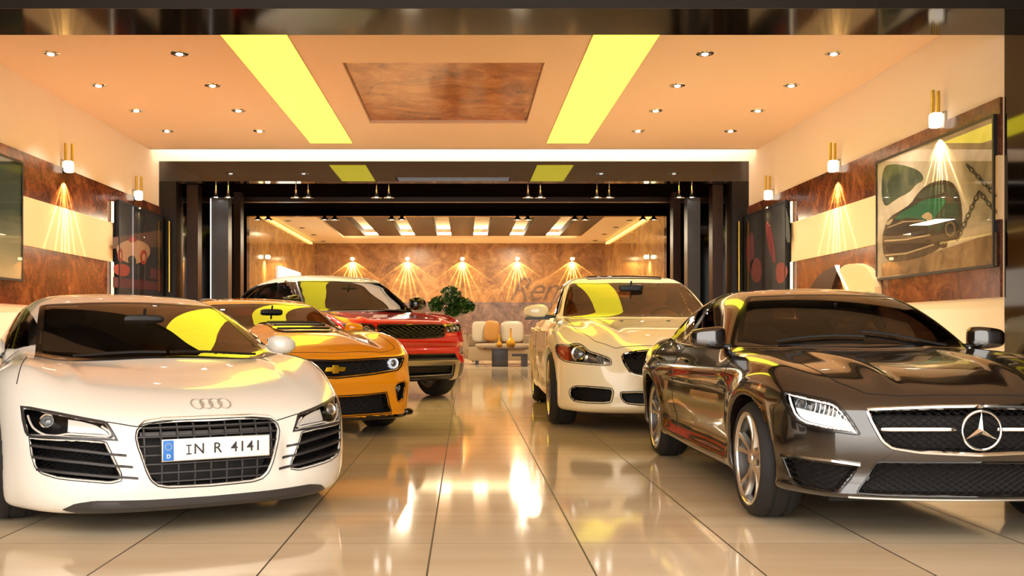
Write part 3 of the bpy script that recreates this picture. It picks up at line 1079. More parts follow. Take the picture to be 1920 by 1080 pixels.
def sconce(x, y, z, n, label, group, power, up=True, s_=1.0, lamp_es=None):
    e = empty('wall_lamp', (x, y, z), math.atan2(n[1], n[0]) - 0, s_)
    tag(e, label, 'wall lamp', group)
    MB().box(0.0, 0.03, -0.06, 0.06, -0.02, 0.18).build('back_plate', M['satin'], e, bevel=0.006)
    if up:
        for dx, dy in ((0.062, -0.02), (0.142, 0.02)):
            MB().tube([(dx, dy, 0.16), (dx, dy, 0.42)], 0.020, 14).build('brass_rod', BRASS, e, smooth=True)
    MB().superell((0.10, 0, 0.08), (0.06, 0.068, 0.085), 6).build('lamp_shade', FROST, e, smooth=True)
    MB().tube([(0.0, 0, 0.1), (0.08, 0, 0.1)], 0.018).build('arm', M['satin'], e, smooth=True)
    return e


SG = 'wall lamps along the showroom side walls'
for i, y in enumerate((11.53, 14.76, 17.93)):
    pos = ('above the picture of the green car', 'between the two pictures', 'farthest back beside the black portal')[i]
    e = sconce(XR, y, 3.30, (-1, 0), 'brass and white lamp on the right wall, ' + pos, SG, 60)
    ray_light(e, (0.13, 0, -0.10), (1, 0), 300 if i != 1 else 480)
    if i:
        pos = ('', 'between the two pictures', 'above the racing car picture')[i]
        e = sconce(XL, y + 0.05, 3.30, (1, 0), 'brass and white wall lamp on the left wall, ' + pos, SG, 60)
        ray_light(e, (0.13, 0, -0.10), (1, 0), 480 if i == 1 else 260)

# ---------------------------------------------------------------- black portal
LINT = mat('lintel_mirror_black', srgb(12, 9, 8), 0.03); LINT.node_tree.nodes['Principled BSDF'].inputs['IOR'].default_value = 1.85
struct(box('trim_portal_lintel', -5.90, 5.45, YF, YF + 0.3, 3.853, 4.24, LINT))
struct(box('trim_portal_left', -5.90, -5.574, YF, YF + 0.5, 0, 3.853, DARKC))
struct(box('trim_portal_right', 5.13, 5.45, YF, YF + 0.5, 0, 3.853, DARKC))
struct(box('ceiling_portal', -6.3, 5.9, YF + 0.3, YP + 0.2, 3.853, 4.0, mat('portal_soffit', srgb(14, 10, 8), 0.6, spec=0.0)))
struct(box('wall_portal_left', -6.1, -5.9, YF, YP, 0, 4.0, BLACK))
struct(box('wall_portal_right', 5.45, 5.65, YF, YP, 0, 4.0, BLACK))
struct(box('trim_middle_beam', -5.9, 5.45, 21.8, 22.0, 3.75, 3.853, BRNC))
struct(box('trim_inner_lintel', -5.9, 5.45, YP - 0.2, YP, 3.69, 3.853, BLACK))
struct(box('trim_inner_left', -5.9, BXL + 0.04, YP - 0.3, YP, 0, 3.69, BLACK))
struct(box('trim_inner_right', BXR - 0.02, 5.45, YP - 0.3, YP, 0, 3.69, BLACK))
def column(nm, px0, px1, y, ztop, m, lab):
    x0, x1 = (px0 - VX) / FPX * y, (px1 - VX) / FPX * y
    o = box('column', x0, x1, y, y + 0.3, 0, ztop, m)
    return tag(o, lab, 'column', 'portal columns')
column('c', 396, 428, 19.95, 3.60, GREYC, 'grey lacquered square column left in the black portal')
column('c', 1289, 1313, 19.95, 3.60, GREYC, 'grey lacquered square column right in the black portal')
column('c', 350, 371, 19.9, 3.85, BRNC, 'brown lacquered column outermost left in the black portal')
column('c', 1336, 1356, 19.9, 3.85, BRNC, 'brown lacquered column outermost right in the black portal')
column('c', 438, 451, 21.0, 3.85, BRNC, 'slim brown column left beside the far room opening')
column('c', 1262, 1276, 21.0, 3.85, BRNC, 'slim brown column right beside the far room opening')
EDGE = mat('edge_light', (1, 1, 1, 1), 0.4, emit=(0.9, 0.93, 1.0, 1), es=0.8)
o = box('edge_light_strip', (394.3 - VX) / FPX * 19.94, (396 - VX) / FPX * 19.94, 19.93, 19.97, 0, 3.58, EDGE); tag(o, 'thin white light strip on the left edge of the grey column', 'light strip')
for x_, lab in (((316 - VX) / FPX * 19.4, 'left'), ((1387 - VX) / FPX * 19.4, 'right')):
    e = empty('pull_handle', (x_, 19.5, 2.4)); tag(e, 'tall brass pull handle on the %s leg of the black portal' % lab, 'handle', 'portal pull handles')
    MB().tube([(0, -0.06, -0.68), (0, -0.06, 0.68)], 0.022).build('grip', BRASS, e, smooth=True)
    for dz in (-0.5, 0.5): MB().tube([(0, 0, dz), (0, -0.06, dz)], 0.015).build('bracket', BRASS, e, smooth=True)
for xa in (XL + 0.05, XR - 0.07):
    for za, zb_, q_ in ((1.40, 2.12, 'lower'), (2.77, 3.12, 'upper')):
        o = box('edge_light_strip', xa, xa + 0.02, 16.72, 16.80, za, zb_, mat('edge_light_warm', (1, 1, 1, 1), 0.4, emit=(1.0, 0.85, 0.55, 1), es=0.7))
        tag(o, '%s warm vertical light strip on the %s wall beside the far picture' % (q_, 'left' if xa < 0 else 'right'), 'light strip')

# hanging spotlights in pairs, two rows
SPOTE = mat('spot_lamp', (1, 1, 1, 1), 0.3, emit=(1.0, 0.95, 0.85, 1), es=30)
CH_ = M['chrome']
PXS = ((405, 428), (555, 578), (706, 729), (990, 1013), (1119, 1142), (1273, 1297))
PN = ('outermost left', 'second left', 'left of the middle', 'right of the middle', 'second right', 'outermost right')
for ri, (yy, zt, k) in enumerate(((19.75, 3.853, 1.0), (23.75, 3.853, 1.0))):
    for pi_, pr in enumerate(PXS):
        for si, px in enumerate(pr):
            x = (px - VX) / FPX * 19.75
            e = empty('hanging_spotlight', (x, yy, zt))
            tag(e, 'chrome spotlight hanging in the portal, %s row, %s pair, %s one' % (('front', 'rear')[ri], PN[pi_], ('left', 'right')[si]), 'spotlight', 'paired spotlights hanging in the portal')
            MB().tube([(0, 0, 0), (0, 0, -0.2)], 0.012, 8).build('rod', CH_, e, smooth=True)
            MB().lathe([(0.001, -0.13), (0.03, -0.135), (0.035, -0.2), (0.05, -0.235), (0.105, -0.275), (0.11, -0.285), (0.10, -0.28), (0.04, -0.235), (0.001, -0.225)], 20).build('lamp_shade', CH_, e, smooth=True)
            MB().superell((0, 0, -0.255), (0.05, 0.05, 0.025), 2, 14, 8).build('bulb', SPOTE, e, smooth=True)
for x in (-4.8, -3.2, -1.6, 1.35, 2.65, 4.25):
    d = bpy.data.lights.new('portal_beam', 'SPOT'); d.energy = 60; d.color = (1, 0.9, 0.75); d.spot_size = 1.0; d.spot_blend = 0.6; d.shadow_soft_size = 0.08
    l = bpy.data.objects.new('portal_beam', d); l.location = (x, 19.75, 3.52); link(l)

# ---------------------------------------------------------------- far room
struct(box('wall_far', BXL - 0.2, BXR + 0.2, YB, YB + 0.2, 1.94, BZC + 0.5, FARM))
struct(box('trim_far_wainscot', BXL - 0.2, BXR + 0.2, YB - 0.06, YB + 0.2, 0, 1.94, FARLOW))
struct(box('wall_far_left', BXL - 0.2, BXL, YP, YB, 0, BZC + 0.5, SIDEM))
struct(box('wall_far_right', BXR, BXR + 0.2, YP, YB, 0, BZC + 0.5, SIDEM))
TX0, TX1, TY0, TY1 = -3.95, 3.55, 25.2, 33.0
mb = MB()
mb.box(BXL, TX0, YP, YB, BZC, BZC + 0.1); mb.box(TX1, BXR, YP, YB, BZC, BZC + 0.1)
mb.box(TX0, TX1, YP, TY0, BZC, BZC + 0.1); mb.box(TX0, TX1, TY1, YB, BZC, BZC + 0.1)
mb.box(TX0 - 0.3, TX1 + 0.3, TY0 - 0.3, TY1 + 0.3, BZC + 0.38, BZC + 0.48)
struct(mb.build('ceiling_far', WHITEC))
COV2 = mat('far_cove_tube', (1, 1, 1, 1), 0.5, emit=(1.0, 0.84, 0.52, 1), es=14)
for nm, b_ in (('left', (TX0 - 0.25, TX0 - 0.15, TY0, TY1)), ('right', (TX1 + 0.15, TX1 + 0.25, TY0, TY1)), ('far', (TX0, TX1, TY1 + 0.12, TY1 + 0.22))):
    o = box('cove_light', b_[0], b_[1], b_[2], b_[3], BZC + 0.13, BZC + 0.2, COV2)
    tag(o, 'warm cove light tube along the %s side of the far room ceiling tray' % nm, 'light')
SN = ('leftmost', 'second from the left', 'third from the left', 'middle', 'third from the right', 'second from the right', 'rightmost')
for k in range(7):
    x = -3.46 + k * 1.12
    o = box('ceiling_slat', x - 0.34, x + 0.34, TY0 + 0.1, 31.6, BZC - 0.06, BZC + 0.12, SLAT)
    tag(o, 'dark brown ceiling slat in the far room tray, %s' % SN[k], 'ceiling slat', 'dark ceiling slats in the far room')
YG = mat('far_side_reflection', (1, 1, 1, 1), 0.5, emit=(1.0, 0.66, 0.15, 1), es=1.6)
for nm, x0 in (('left', BXL + 0.02), ('right', BXR - 0.06)):
    o = box('cove_light', x0, x0 + 0.04, YP + 0.3, YB - 1.0, BZC - 0.12, BZC - 0.05, YG)  # glowing strip standing in for the yellow cove reflection on the polished wall
    tag(o, 'amber glowing strip imitating the cove reflection on the far room %s wall' % nm, 'light')
for k in range(5):
    x = -3.9 + k * 1.895
    e = empty('wall_lamp', (x, YB, 3.41)); tag(e, 'small rayed wall lamp on the far marble wall, %s' % ('leftmost', 'second from the left', 'middle one', 'second from the right', 'rightmost')[k], 'wall lamp', 'wall lamps on the far marble wall')
    MB().box(-0.05, 0.05, -0.03, 0, -0.05, 0.1).build('back_plate', M['satin'], e, bevel=0.006)
    MB().superell((0, -0.10, 0.03), (0.07, 0.07, 0.05), 3).build('lamp_shade', mat('far_lamp', (1, 1, 1, 1), 0.4, emit=(1.0, 0.78, 0.40, 1), es=7), e, smooth=True)
    ray_light(e, (0, -0.12, -0.03), (0, -1), 330, 2.3, rays=(0.10, -0.10, 0.26, -0.26, 0.5, -0.5, 0.95, -0.95))
for nm, x_, n in (('left', BXL, 1), ('right', BXR, -1)):
    e = empty('wall_lamp', (x_, 26.2, 2.85), 0 if n > 0 else PI); tag(e, 'small glowing wall lamp on the %s wall of the far room' % nm, 'wall lamp')
    MB().box(0, 0.03, -0.05, 0.05, -0.05, 0.1).build('back_plate', M['satin'], e, bevel=0.006)
    MB().superell((0.09, 0, 0.03), (0.06, 0.06, 0.05), 3).build('lamp_shade', MATS['far_lamp'], e, smooth=True)
    ray_light(e, (0.12, 0, -0.03), (1, 0), 120, 2.0)
for x in (-1.75, 1.75):
    for y in (27.2, 32.4):
        area_light('far_room_fill', (x, y, BZC - 0.1), (0, 0, 0), 0.5, 1.6, 190, (1.0, 0.82, 0.55))  # added fill without a fixture: brightens the far room, streaks the floor
o = box('wall_screen', BXL, BXL + 0.06, 28.1, 31.6, 1.7, 2.77, mat('screen_white', (1, 1, 1, 1), 0.4, emit=(1.0, 0.97, 0.92, 1), es=1.1))
tag(o, 'glowing white wall screen on the far room left wall, above the red car roof', 'screen')
for i, (px, py) in enumerate(((540, 414), (566, 427), (588, 440), (606, 452), (1180, 413), (1155, 426), (1133, 439), (1116, 451))):
    y = FPX * (BZC - 1) / (VY - py); x = (px - VX) / FPX * y
    o = MB().lathe([(0.001, -0.006), (0.06, -0.006), (0.075, -0.012), (0.085, -0.004), (0.09, 0)], 20).build('recessed_downlight', M['rim_dark'], None, smooth=True)
    o.location = (x, y, BZC); tag(o, 'small dark downlight in the far room ceiling margin, %s side, %s' % (('left', 'right')[i // 4], ('nearest', 'second', 'third', 'farthest')[i % 4]), 'downlight', 'downlights in the far room ceiling')
# dark handwriting on the far wall
o = lettering('wall_lettering', 'Renav..', 1.15, mat('lettering_dark', srgb(96, 72, 56), 0.5), None, (1.45, YB - 0.02, 2.02), shear=0.45, extrude=0.01, offset=-0.012, align='LEFT', space=0.9)
tag(o, 'dark slanted lettering on the far marble wall', 'lettering')
# ================================================================ pictures on the side walls
def wp(X, u, v, d=0.0):
    """point of the photo on a side wall plane"""
    y = X * FPX / (u - VX)
    return (y, 1 + (VY - v) * y / FPX)


def relief(name, X, n, poly, h, m, parent, t=0.003):
    """thin applied shape on a picture; poly in (y, z)"""
    V = []; k = len(poly)
    for dx in (h - t, h): V += [(X + n * dx, p[0], p[1]) for p in poly]
    F = [tuple(range(k)), tuple(range(2 * k - 1, k - 1, -1))] + [(i, i + k, (i + 1) % k + k, (i + 1) % k) for i in range(k)]
    return MB().add(V, F).build(name, m, parent)


def cloudy(name, c0, c1, c2, scale=1.0, rough=0.5, vert=None):
    m = mat(name, c0, rough)
    nt, b, N, Lk = nodes_of(m)
    tc = N('ShaderNodeTexCoord'); n1 = N('ShaderNodeTexNoise'); n1.inputs['Scale'].default_value = scale; n1.inputs['Detail'].default_value = 7; n1.inputs['Distortion'].default_value = 0.8
    Lk(tc.outputs['Object'], n1.inputs['Vector'])
    src = n1.outputs['Fac']
    if vert:
        sp = N('ShaderNodeSeparateXYZ'); Lk(tc.outputs['Object'], sp.inputs[0])
        mr = N('ShaderNodeMapRange'); mr.inputs[1].default_value = vert[0]; mr.inputs[2].default_value = vert[1]; Lk(sp.outputs[2], mr.inputs[0])
        ad = N('ShaderNodeMath'); ad.operation = 'MULTIPLY_ADD'; ad.inputs[1].default_value = 0.3; Lk(src, ad.inputs[0]); Lk(mr.outputs[0], ad.inputs[2]); src = ad.outputs[0]
    r = N('ShaderNodeValToRGB'); e = r.color_ramp.elements; e[0].position = 0.3; e[0].color = c0; e[1].position = 0.75; e[1].color = c2; k = e.new(0.52); k.color = c1
    Lk(src, r.inputs[0]); Lk(r.outputs[0], b.inputs['Base Color'])
    return m


PICGL = glass('picture_glass', (1, 1, 1, 1), 1.45)
def picture(X, n, y0, y1, z0, z1, m, label):
    e = empty('wall_picture', (0, 0, 0)); tag(e, label, 'picture', 'large glazed pictures on the side walls')
    f = MB()
    a, b = sorted((X, X + n * 0.07))
    f.box(a, b, y0 - 0.03, y0, z0 - 0.03, z1 + 0.03); f.box(a, b, y1, y1 + 0.03, z0 - 0.03, z1 + 0.03); f.box(a, b, y0, y1, z0 - 0.03, z0); f.box(a, b, y0, y1, z1, z1 + 0.03)
    f.build('frame', M['trim'], e)
    a, b = sorted((X + n * 0.05, X + n * 0.056)); box('canvas', a, b, y0, y1, z0, z1, m, e)
    a, b = sorted((X + n * 0.066, X + n * 0.069)); box('pane', a, b, y0, y1, z0, z1, PICGL, e)
    return e


# green car in smoke, with a chain
g6 = lambda *p: [wp(XR - 0.056, 1360 + x / 2.298, 150 + y / 2.298) for x, y in p]
pic = picture(XR, -1, 10.36, 13.27, 1.67, 3.17, cloudy('picture_smoke', srgb(120, 112, 92), srgb(186, 176, 152), srgb(222, 214, 196), 1.1), 'large picture of a dark green car and a chain in smoke, on the right wall')
DKG = mat('picture_dark', srgb(44, 36, 28), 0.5); GRN = mat('picture_green', srgb(22, 96, 66), 0.5); BRN_ = cloudy('picture_ground', srgb(84, 66, 46), srgb(132, 108, 78), srgb(176, 154, 118), 3); LT = mat('picture_light', srgb(176, 158, 126), 0.5)
DT = cloudy('picture_teal', srgb(40, 62, 50), srgb(74, 88, 70), srgb(120, 118, 96), 3); BDY = cloudy('picture_body', srgb(40, 34, 26), srgb(66, 56, 42), srgb(98, 86, 64), 4); MGN = mat('picture_mid_green', srgb(44, 70, 52), 0.5)
def paint(nm, q, h, m, it=1, keep=()): return relief(nm, XR, -1, smooth_poly(g6(*q), it, keep) if it else g6(*q), h, m, pic, 0.0012)
paint('painted_blotch', ((674, 372), (730, 360), (790, 372), (840, 392), (860, 430), (820, 450), (800, 480), (740, 510), (674, 560)), 0.0575, DT, 2)  # dark teal blotch belonging to the picture itself
paint('painted_ground', ((672, 790), (760, 768), (850, 760), (960, 722), (1060, 690), (1168, 655), (1168, 800), (900, 828), (672, 846)), 0.0575, BRN_, 0)
paint('painted_car', ((676, 690), (684, 640), (706, 592), (760, 560), (800, 534), (826, 492), (868, 450), (930, 430), (975, 436), (1000, 470), (1016, 520), (1022, 590), (1016, 660), (996, 690), (965, 690), (930, 720), (880, 752), (800, 776), (720, 786), (684, 764)), 0.059, BDY)
paint('painted_hood', ((720, 606), (766, 566), (820, 540), (862, 512), (930, 508), (960, 520), (930, 560), (900, 600), (884, 640), (850, 652), (862, 606), (800, 592)), 0.0605, GRN)
paint('painted_flank', ((925, 575), (965, 530), (1000, 520), (1012, 570), (1006, 640), (985, 610), (950, 608), (920, 660), (900, 660)), 0.0605, MGN)
paint('painted_glass', ((826, 506), (866, 466), (930, 448), (958, 456), (948, 486), (900, 500), (850, 512)), 0.0618, mat('picture_glass_dark', srgb(58, 66, 54), 0.4))
paint('painted_glass', ((964, 458), (988, 470), (1002, 506), (970, 500), (956, 488)), 0.0618, MATS['picture_glass_dark'])
paint('painted_roof', ((838, 484), (872, 450), (940, 430), (982, 444), (940, 446), (872, 462)), 0.0622, DKG)
paint('painted_grille', ((690, 640), (760, 616), (868, 612), (880, 640), (860, 668), (760, 680), (690, 682)), 0.0618, DKG)
paint('painted_intake', ((690, 706), (780, 694), (880, 676), (892, 700), (850, 726), (760, 742), (694, 744)), 0.0618, DKG)
paint('painted_lamp', ((842, 590), (872, 566), (896, 580), (892, 616), (866, 632), (876, 604)), 0.0625, LT)
paint('painted_lamp', ((692, 620), (716, 598), (728, 600), (706, 628)), 0.0625, LT)
for q in (((686, 690), (780, 684), (884, 664), (886, 670), (780, 690), (688, 697)), ((690, 752), (780, 744), (900, 706), (902, 712), (782, 751), (692, 759)), ((700, 634), (770, 608), (860, 604), (860, 608), (770, 613), (702, 638))):
    paint('painted_trim', q, 0.0628, LT, 0)
for cx, cy, rx, ry in ((972, 642, 33, 50), (940, 706, 16, 18)):
    for f_, m_, h_ in ((1.0, mat('picture_wheel', srgb(26, 24, 20), 0.5), 0.0632), (0.66, mat('picture_rim', srgb(120, 108, 84), 0.5), 0.0640), (0.5, MATS['picture_wheel'], 0.0646)):
        relief('painted_wheel', XR, -1, g6(*[(cx + f_ * rx * math.cos(a), cy + f_ * ry * math.sin(a)) for a in np.linspace(0, 2 * PI, 25)[:-1]]), h_, m_, pic, 0.001)
mb = MB()
def chain(a, b, n):
    for i in range(n):
        t = (i + 0.5) / n; cx, cy = a[0] + (b[0] - a[0]) * t, a[1] + (b[1] - a[1]) * t
        ang = math.atan2(b[1] - a[1], b[0] - a[0]); L = math.hypot(b[0] - a[0], b[1] - a[1]) / n * 0.62
        pts = []
        for q in np.linspace(0, 2 * PI, 13)[:-1]:
            ex, ey = L * math.cos(q), (8 if i % 2 else 4) * math.sin(q)
            pts.append((cx + ex * math.cos(ang) - ey * math.sin(ang), cy + ex * math.sin(ang) + ey * math.cos(ang)))
        P = [(XR - 0.0625, p[0], p[1]) for p in g6(*pts)]
        mb.tube(P, 0.0045, 5, closed=True)
chain((1042, 365), (1168, 500), 9); chain((1095, 480), (1000, 690), 11); chain((1095, 480), (1168, 572), 6)
mb.build('painted_chain', mat('picture_chain', srgb(52, 46, 38), 0.5), pic)
# far right: red and pink forms on black
g7 = g6
pic = picture(XR - 0.05, -1, 16.95, 19.35, 1.60, 3.14, mat('picture_black', srgb(20, 18, 18), 0.4), 'dark picture with pink and red shapes beside the black portal, on the right wall')
g7 = lambda *p: [wp(XR - 0.11, 1360 + x / 2.298, 150 + y / 2.298) for x, y in p]
for nm, q, c_ in (('painted_stripe', ((84, 700), (120, 640), (128, 760), (100, 850)), (104, 40, 54)), ('painted_stripe', ((170, 600), (200, 640), (222, 780), (205, 790), (180, 700)), (112, 34, 38)),
                  ('painted_petal', ((215, 800), (245, 780), (272, 815), (255, 870), (222, 880)), (140, 56, 42)), ('painted_stripe', ((240, 540), (270, 560), (282, 700), (262, 700)), (60, 66, 60)), ('painted_petal', ((100, 780), (150, 760), (158, 860), (120, 880)), (110, 40, 28))):
    relief(nm, XR - 0.05, -1, smooth_poly(g7(*q), 1), 0.0605, mat('picture_col_%d_%d_%d' % c_, srgb(*c_), 0.5), pic)
# left near: dark green fading to cream
picture(XL, 1, 10.3, 13.33, 1.66, 3.18, cloudy('picture_green_cream', srgb(206, 190, 152), srgb(120, 128, 104), srgb(16, 46, 38), 0.8, vert=(1.3, 3.3)), 'tall picture fading from dark green to cream, at the left edge of the photo')
# left far: old racing car
pic = picture(XL + 0.05, 1, 16.95, 19.35, 1.60, 3.14, MATS['picture_black'], 'dark picture of an old red and cream racing car, on the left wall')
g5 = lambda *p: [wp(XL + 0.11, 0 + x / 2.842, 220 + y / 2.842) for x, y in p]
CRM = mat('picture_cream', srgb(176, 140, 112), 0.5); RD = mat('picture_red', srgb(150, 48, 24), 0.5); DRD = mat('picture_dark_red', srgb(84, 24, 30), 0.5)
relief('painted_sky', XL + 0.05, 1, g5((602, 640), (860, 600), (862, 690), (602, 700)), 0.058, mat('picture_dusk', srgb(92, 66, 56), 0.5), pic)
relief('painted_body', XL + 0.05, 1, smooth_poly(g5((620, 690), (650, 665), (700, 650), (760, 660), (800, 690), (800, 740), (740, 780), (690, 780), (630, 750)), 1), 0.0605, CRM, pic)
for cx, cy, rx, ry in ((640, 735, 14, 38), (765, 745, 18, 40)):
    relief('painted_wheel', XL + 0.05, 1, g5(*[(cx + rx * math.cos(a), cy + ry * math.sin(a)) for a in np.linspace(0, 2 * PI, 17)[:-1]]), 0.063, RD, pic)
    relief('painted_hub', XL + 0.05, 1, g5(*[(cx + rx * 0.5 * math.cos(a), cy + ry * 0.5 * math.sin(a)) for a in np.linspace(0, 2 * PI, 17)[:-1]]), 0.0645, CRM, pic)
relief('painted_nose', XL + 0.05, 1, smooth_poly(g5((675, 750), (710, 730), (730, 770), (700, 800)), 1), 0.0635, DKG, pic)
relief('painted_driver', XL + 0.05, 1, smooth_poly(g5((685, 645), (715, 632), (730, 660), (690, 668)), 1), 0.0635, RD, pic)
relief('painted_bonnet', XL + 0.05, 1, smooth_poly(g5((606, 780), (690, 785), (690, 840), (650, 850), (606, 830)), 1), 0.0605, RD, pic)
relief('painted_floor', XL + 0.05, 1, g5((604, 850), (862, 880), (862, 925), (604, 905)), 0.058, DRD, pic)
relief('painted_sign', XL + 0.05, 1, g5((800, 800), (862, 820), (862, 870), (800, 860)), 0.0605, DRD, pic)

# round relief on the right wall, behind the black car
e = empty('wall_relief', (0, 0, 0)); tag(e, 'round two-part wall relief, half beige and half dark, behind the black car roof', 'wall relief')
q = lambda *p: [wp(XR - 0.1, a, b) for a, b in p]
relief('beige_half', XR, -1, smooth_poly(q((1577, 503), (1590, 495), (1612, 494), (1632, 505), (1643, 530), (1643, 560), (1628, 590), (1600, 580), (1576, 520)), 1), 0.12, STRIPE, e, 0.11)
relief('dark_half', XR, -1, smooth_poly(q((1572, 499), (1550, 504), (1530, 520), (1514, 548), (1514, 575), (1545, 585), (1558, 545)), 1), 0.10, BRNC, e, 0.09)
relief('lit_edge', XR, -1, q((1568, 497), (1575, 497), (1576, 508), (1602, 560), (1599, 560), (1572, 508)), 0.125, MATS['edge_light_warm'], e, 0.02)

# ================================================================ far furniture
UPH = mat('upholstery_cream', srgb(150, 130, 106), 0.7); CUSH = mat('cushion_silver', srgb(178, 166, 148), 0.4); DW = mat('dark_wood', srgb(38, 26, 22), 0.25); AMB = mat('amber_glass', srgb(206, 150, 40), 0.1, 0, 0.5)
def at(px, py, y): return ((px - VX) / FPX * y, y, 1 + (VY - py) / FPX * y)
YS = 29.0
x0 = at(868, 0, YS)[0]; x1 = at(1060, 0, YS)[0]
e = empty('sofa', ((x0 + x1) / 2, YS, 0)); tag(e, 'long cream sofa with curved arm against the far marble wall', 'sofa')
hw = (x1 - x0) / 2
MB().box(-hw + 0.15, hw - 0.15, -0.3, 0.6, 0.12, 0.5).build('seat_base', UPH, e, bevel=0.05)
for k in range(3): MB().superell((-hw + 0.75 + k * (2 * hw - 1.5) / 2, -0.02, 0.53), ((2 * hw - 0.5) / 6, 0.34, 0.08), 4).build('seat_cushion', UPH, e, smooth=True)
MB().box(-hw + 0.15, hw - 0.15, 0.47, 0.65, 0.3, 0.85).build('sofa_backrest', UPH, e, bevel=0.06)
for sd in (-1, 1):
    P = [(sd * (hw - 0.02), 0.15, 0.85), (sd * (hw - 0.06), 0.15, 0.55), (sd * (hw - 0.16), 0.15, 0.3), (sd * (hw - 0.35), 0.15, 0.12)]
    MB().tube(P, 0.09, 10).build('arm', UPH, e, smooth=True)
    MB().box(sd * (hw - 0.4) - 0.05, sd * (hw - 0.4) + 0.05, -0.2, 0.5, 0, 0.12).build('foot', DW, e)
for i, (a, b) in enumerate(((885, 917), (939, 983), (1005, 1045))):
    c0, c1 = at(a, 0, YS)[0], at(b, 0, YS)[0]
    o = MB().superell((0, 0, 0), ((c1 - c0) / 2, 0.09, 0.31), 4.5).build('cushion', CUSH, None, smooth=True)
    o.location = ((c0 + c1) / 2, YS + 0.27, 0.93); o.rotation_euler = (-0.15, 0, 0)
    tag(o, ('left silver-cream square cushion on the sofa beside the red car', 'middle silver-cream square cushion behind the amber bottles', 'right silver-cream cushion mostly hidden by the cream saloon')[i], 'cushion', 'cushions on the far sofa')
o = MB().superell((0, 0, 0), (0.22, 0.07, 0.30), 4).build('cushion', mat('cushion_gold', srgb(170, 120, 55), 0.5), None, smooth=True)
o.location = (at(922, 0, YS)[0], YS + 0.10, 0.96); o.rotation_euler = (-0.1, 0.12, 0); tag(o, 'brown-gold cushion leaning between two silver cushions on the far sofa', 'cushion')
YT = 27.6
e = empty('coffee_table', (at(948, 0, YT)[0], YT, 0)); tag(e, 'dark coffee table with a block pedestal in front of the far sofa', 'coffee table')
t0 = at(906, 0, YT)[0] - e.location.x; t1 = at(992, 0, YT)[0] - e.location.x
zt = at(0, 651, YT)[2]
MB().box(t0, t1, -0.35, 0.35, zt - 0.05, zt).build('table_top', mat('table_top_brown', srgb(86, 64, 52), 0.15), e, bevel=0.01)
MB().box(at(922, 0, YT)[0] - e.location.x, at(952, 0, YT)[0] - e.location.x, -0.25, 0.25, 0, zt - 0.05).build('pedestal', DW, e, bevel=0.01)
MB().box(at(960, 0, YT)[0] - e.location.x, at(988, 0, YT)[0] - e.location.x, -0.3, 0.2, 0.28, 0.34).build('shelf', DW, e, bevel=0.008)
MB().box(at(977, 0, YT)[0] - e.location.x, at(988, 0, YT)[0] - e.location.x, -0.3, 0.2, 0, 0.28).build('leg', DW, e)
for i, (px, h, r) in enumerate(((936, 0.36, 0.085), (957.5, 0.50, 0.13))):
    o = MB().lathe([(0.001, 0), (r * 0.7, 0), (r, r * 0.6), (r * 0.95, r * 1.1), (r * 0.5, r * 1.7), (0.03, r * 2.2), (0.026, h), (0.035, h + 0.01), (0.001, h + 0.01)], 24).build('vase', AMB, None, smooth=True)
    o.location = (at(px, 0, YT)[0], YT, zt); tag(o, ('small amber long-necked vase on the far coffee table', 'tall amber long-necked vase with round belly on the far coffee table')[i], 'vase', 'amber vases')
# potted tree
YPl = 26.0
X0 = at(846, 0, YPl)[0]
e = empty('potted_tree', (X0, YPl, 0)); tag(e, 'small potted tree with dense green leaves behind the red car', 'plant')
MB().lathe([(0.001, 0), (0.20, 0), (0.26, 0.45), (0.27, 0.47), (0.24, 0.47), (0.23, 0.42), (0.001, 0.42)], 28).build('pot', mat('pot_dark', srgb(60, 44, 34), 0.4), e, smooth=True)
MB().tube([(0, 0, 0.4), (0.03, 0, 0.8), (0.0, 0.02, 1.2), (0.03, 0, 1.5)], [0.035, 0.03, 0.028, 0.02], 8).tube([(0.0, 0.02, 1.15), (-0.25, 0.05, 1.6)], [0.02, 0.01], 6).tube([(0.01, 0.0, 1.3), (0.3, -0.03, 1.6)], [0.02, 0.01], 6).build('trunk', mat('bark', srgb(70, 52, 34), 0.8), e, smooth=True)
rnd = random.Random(3); mb = MB()
for cx, cz, r in ((-0.02, 1.85, 0.27), (-0.38, 1.64, 0.20), (0.30, 1.62, 0.22), (0.03, 1.5, 0.2), (0.48, 1.58, 0.12)):
    for _ in range(int(1500 * r)):
        while True:
            d = Vector((rnd.uniform(-1, 1), rnd.uniform(-1, 1), rnd.uniform(-1, 1)))
            if 0.2 < d.length < 1: break
        c_ = Vector((cx, 0, cz)) + d * r
        n = Vector((rnd.gauss(0, 1), rnd.gauss(0, 1), rnd.gauss(0, 1) + 0.6)).normalized(); u = n.orthogonal().normalized(); v = n.cross(u)
        l = rnd.uniform(0.045, 0.08); w_ = l * 0.42
        mb.add([c_ - u * l, c_ + v * w_ + n * 0.008, c_ + u * l, c_ - v * w_ + n * 0.008], [(0, 1, 2, 3)])
me = bpy.data.meshes.new('foliage'); me.from_pydata([tuple(v) for v in mb.V], [], mb.F)
me.materials.append(cloudy('leaf_green', srgb(20, 56, 16), srgb(42, 92, 26), srgb(86, 128, 40), 6, 0.5))
link(bpy.data.objects.new('foliage', me), e)
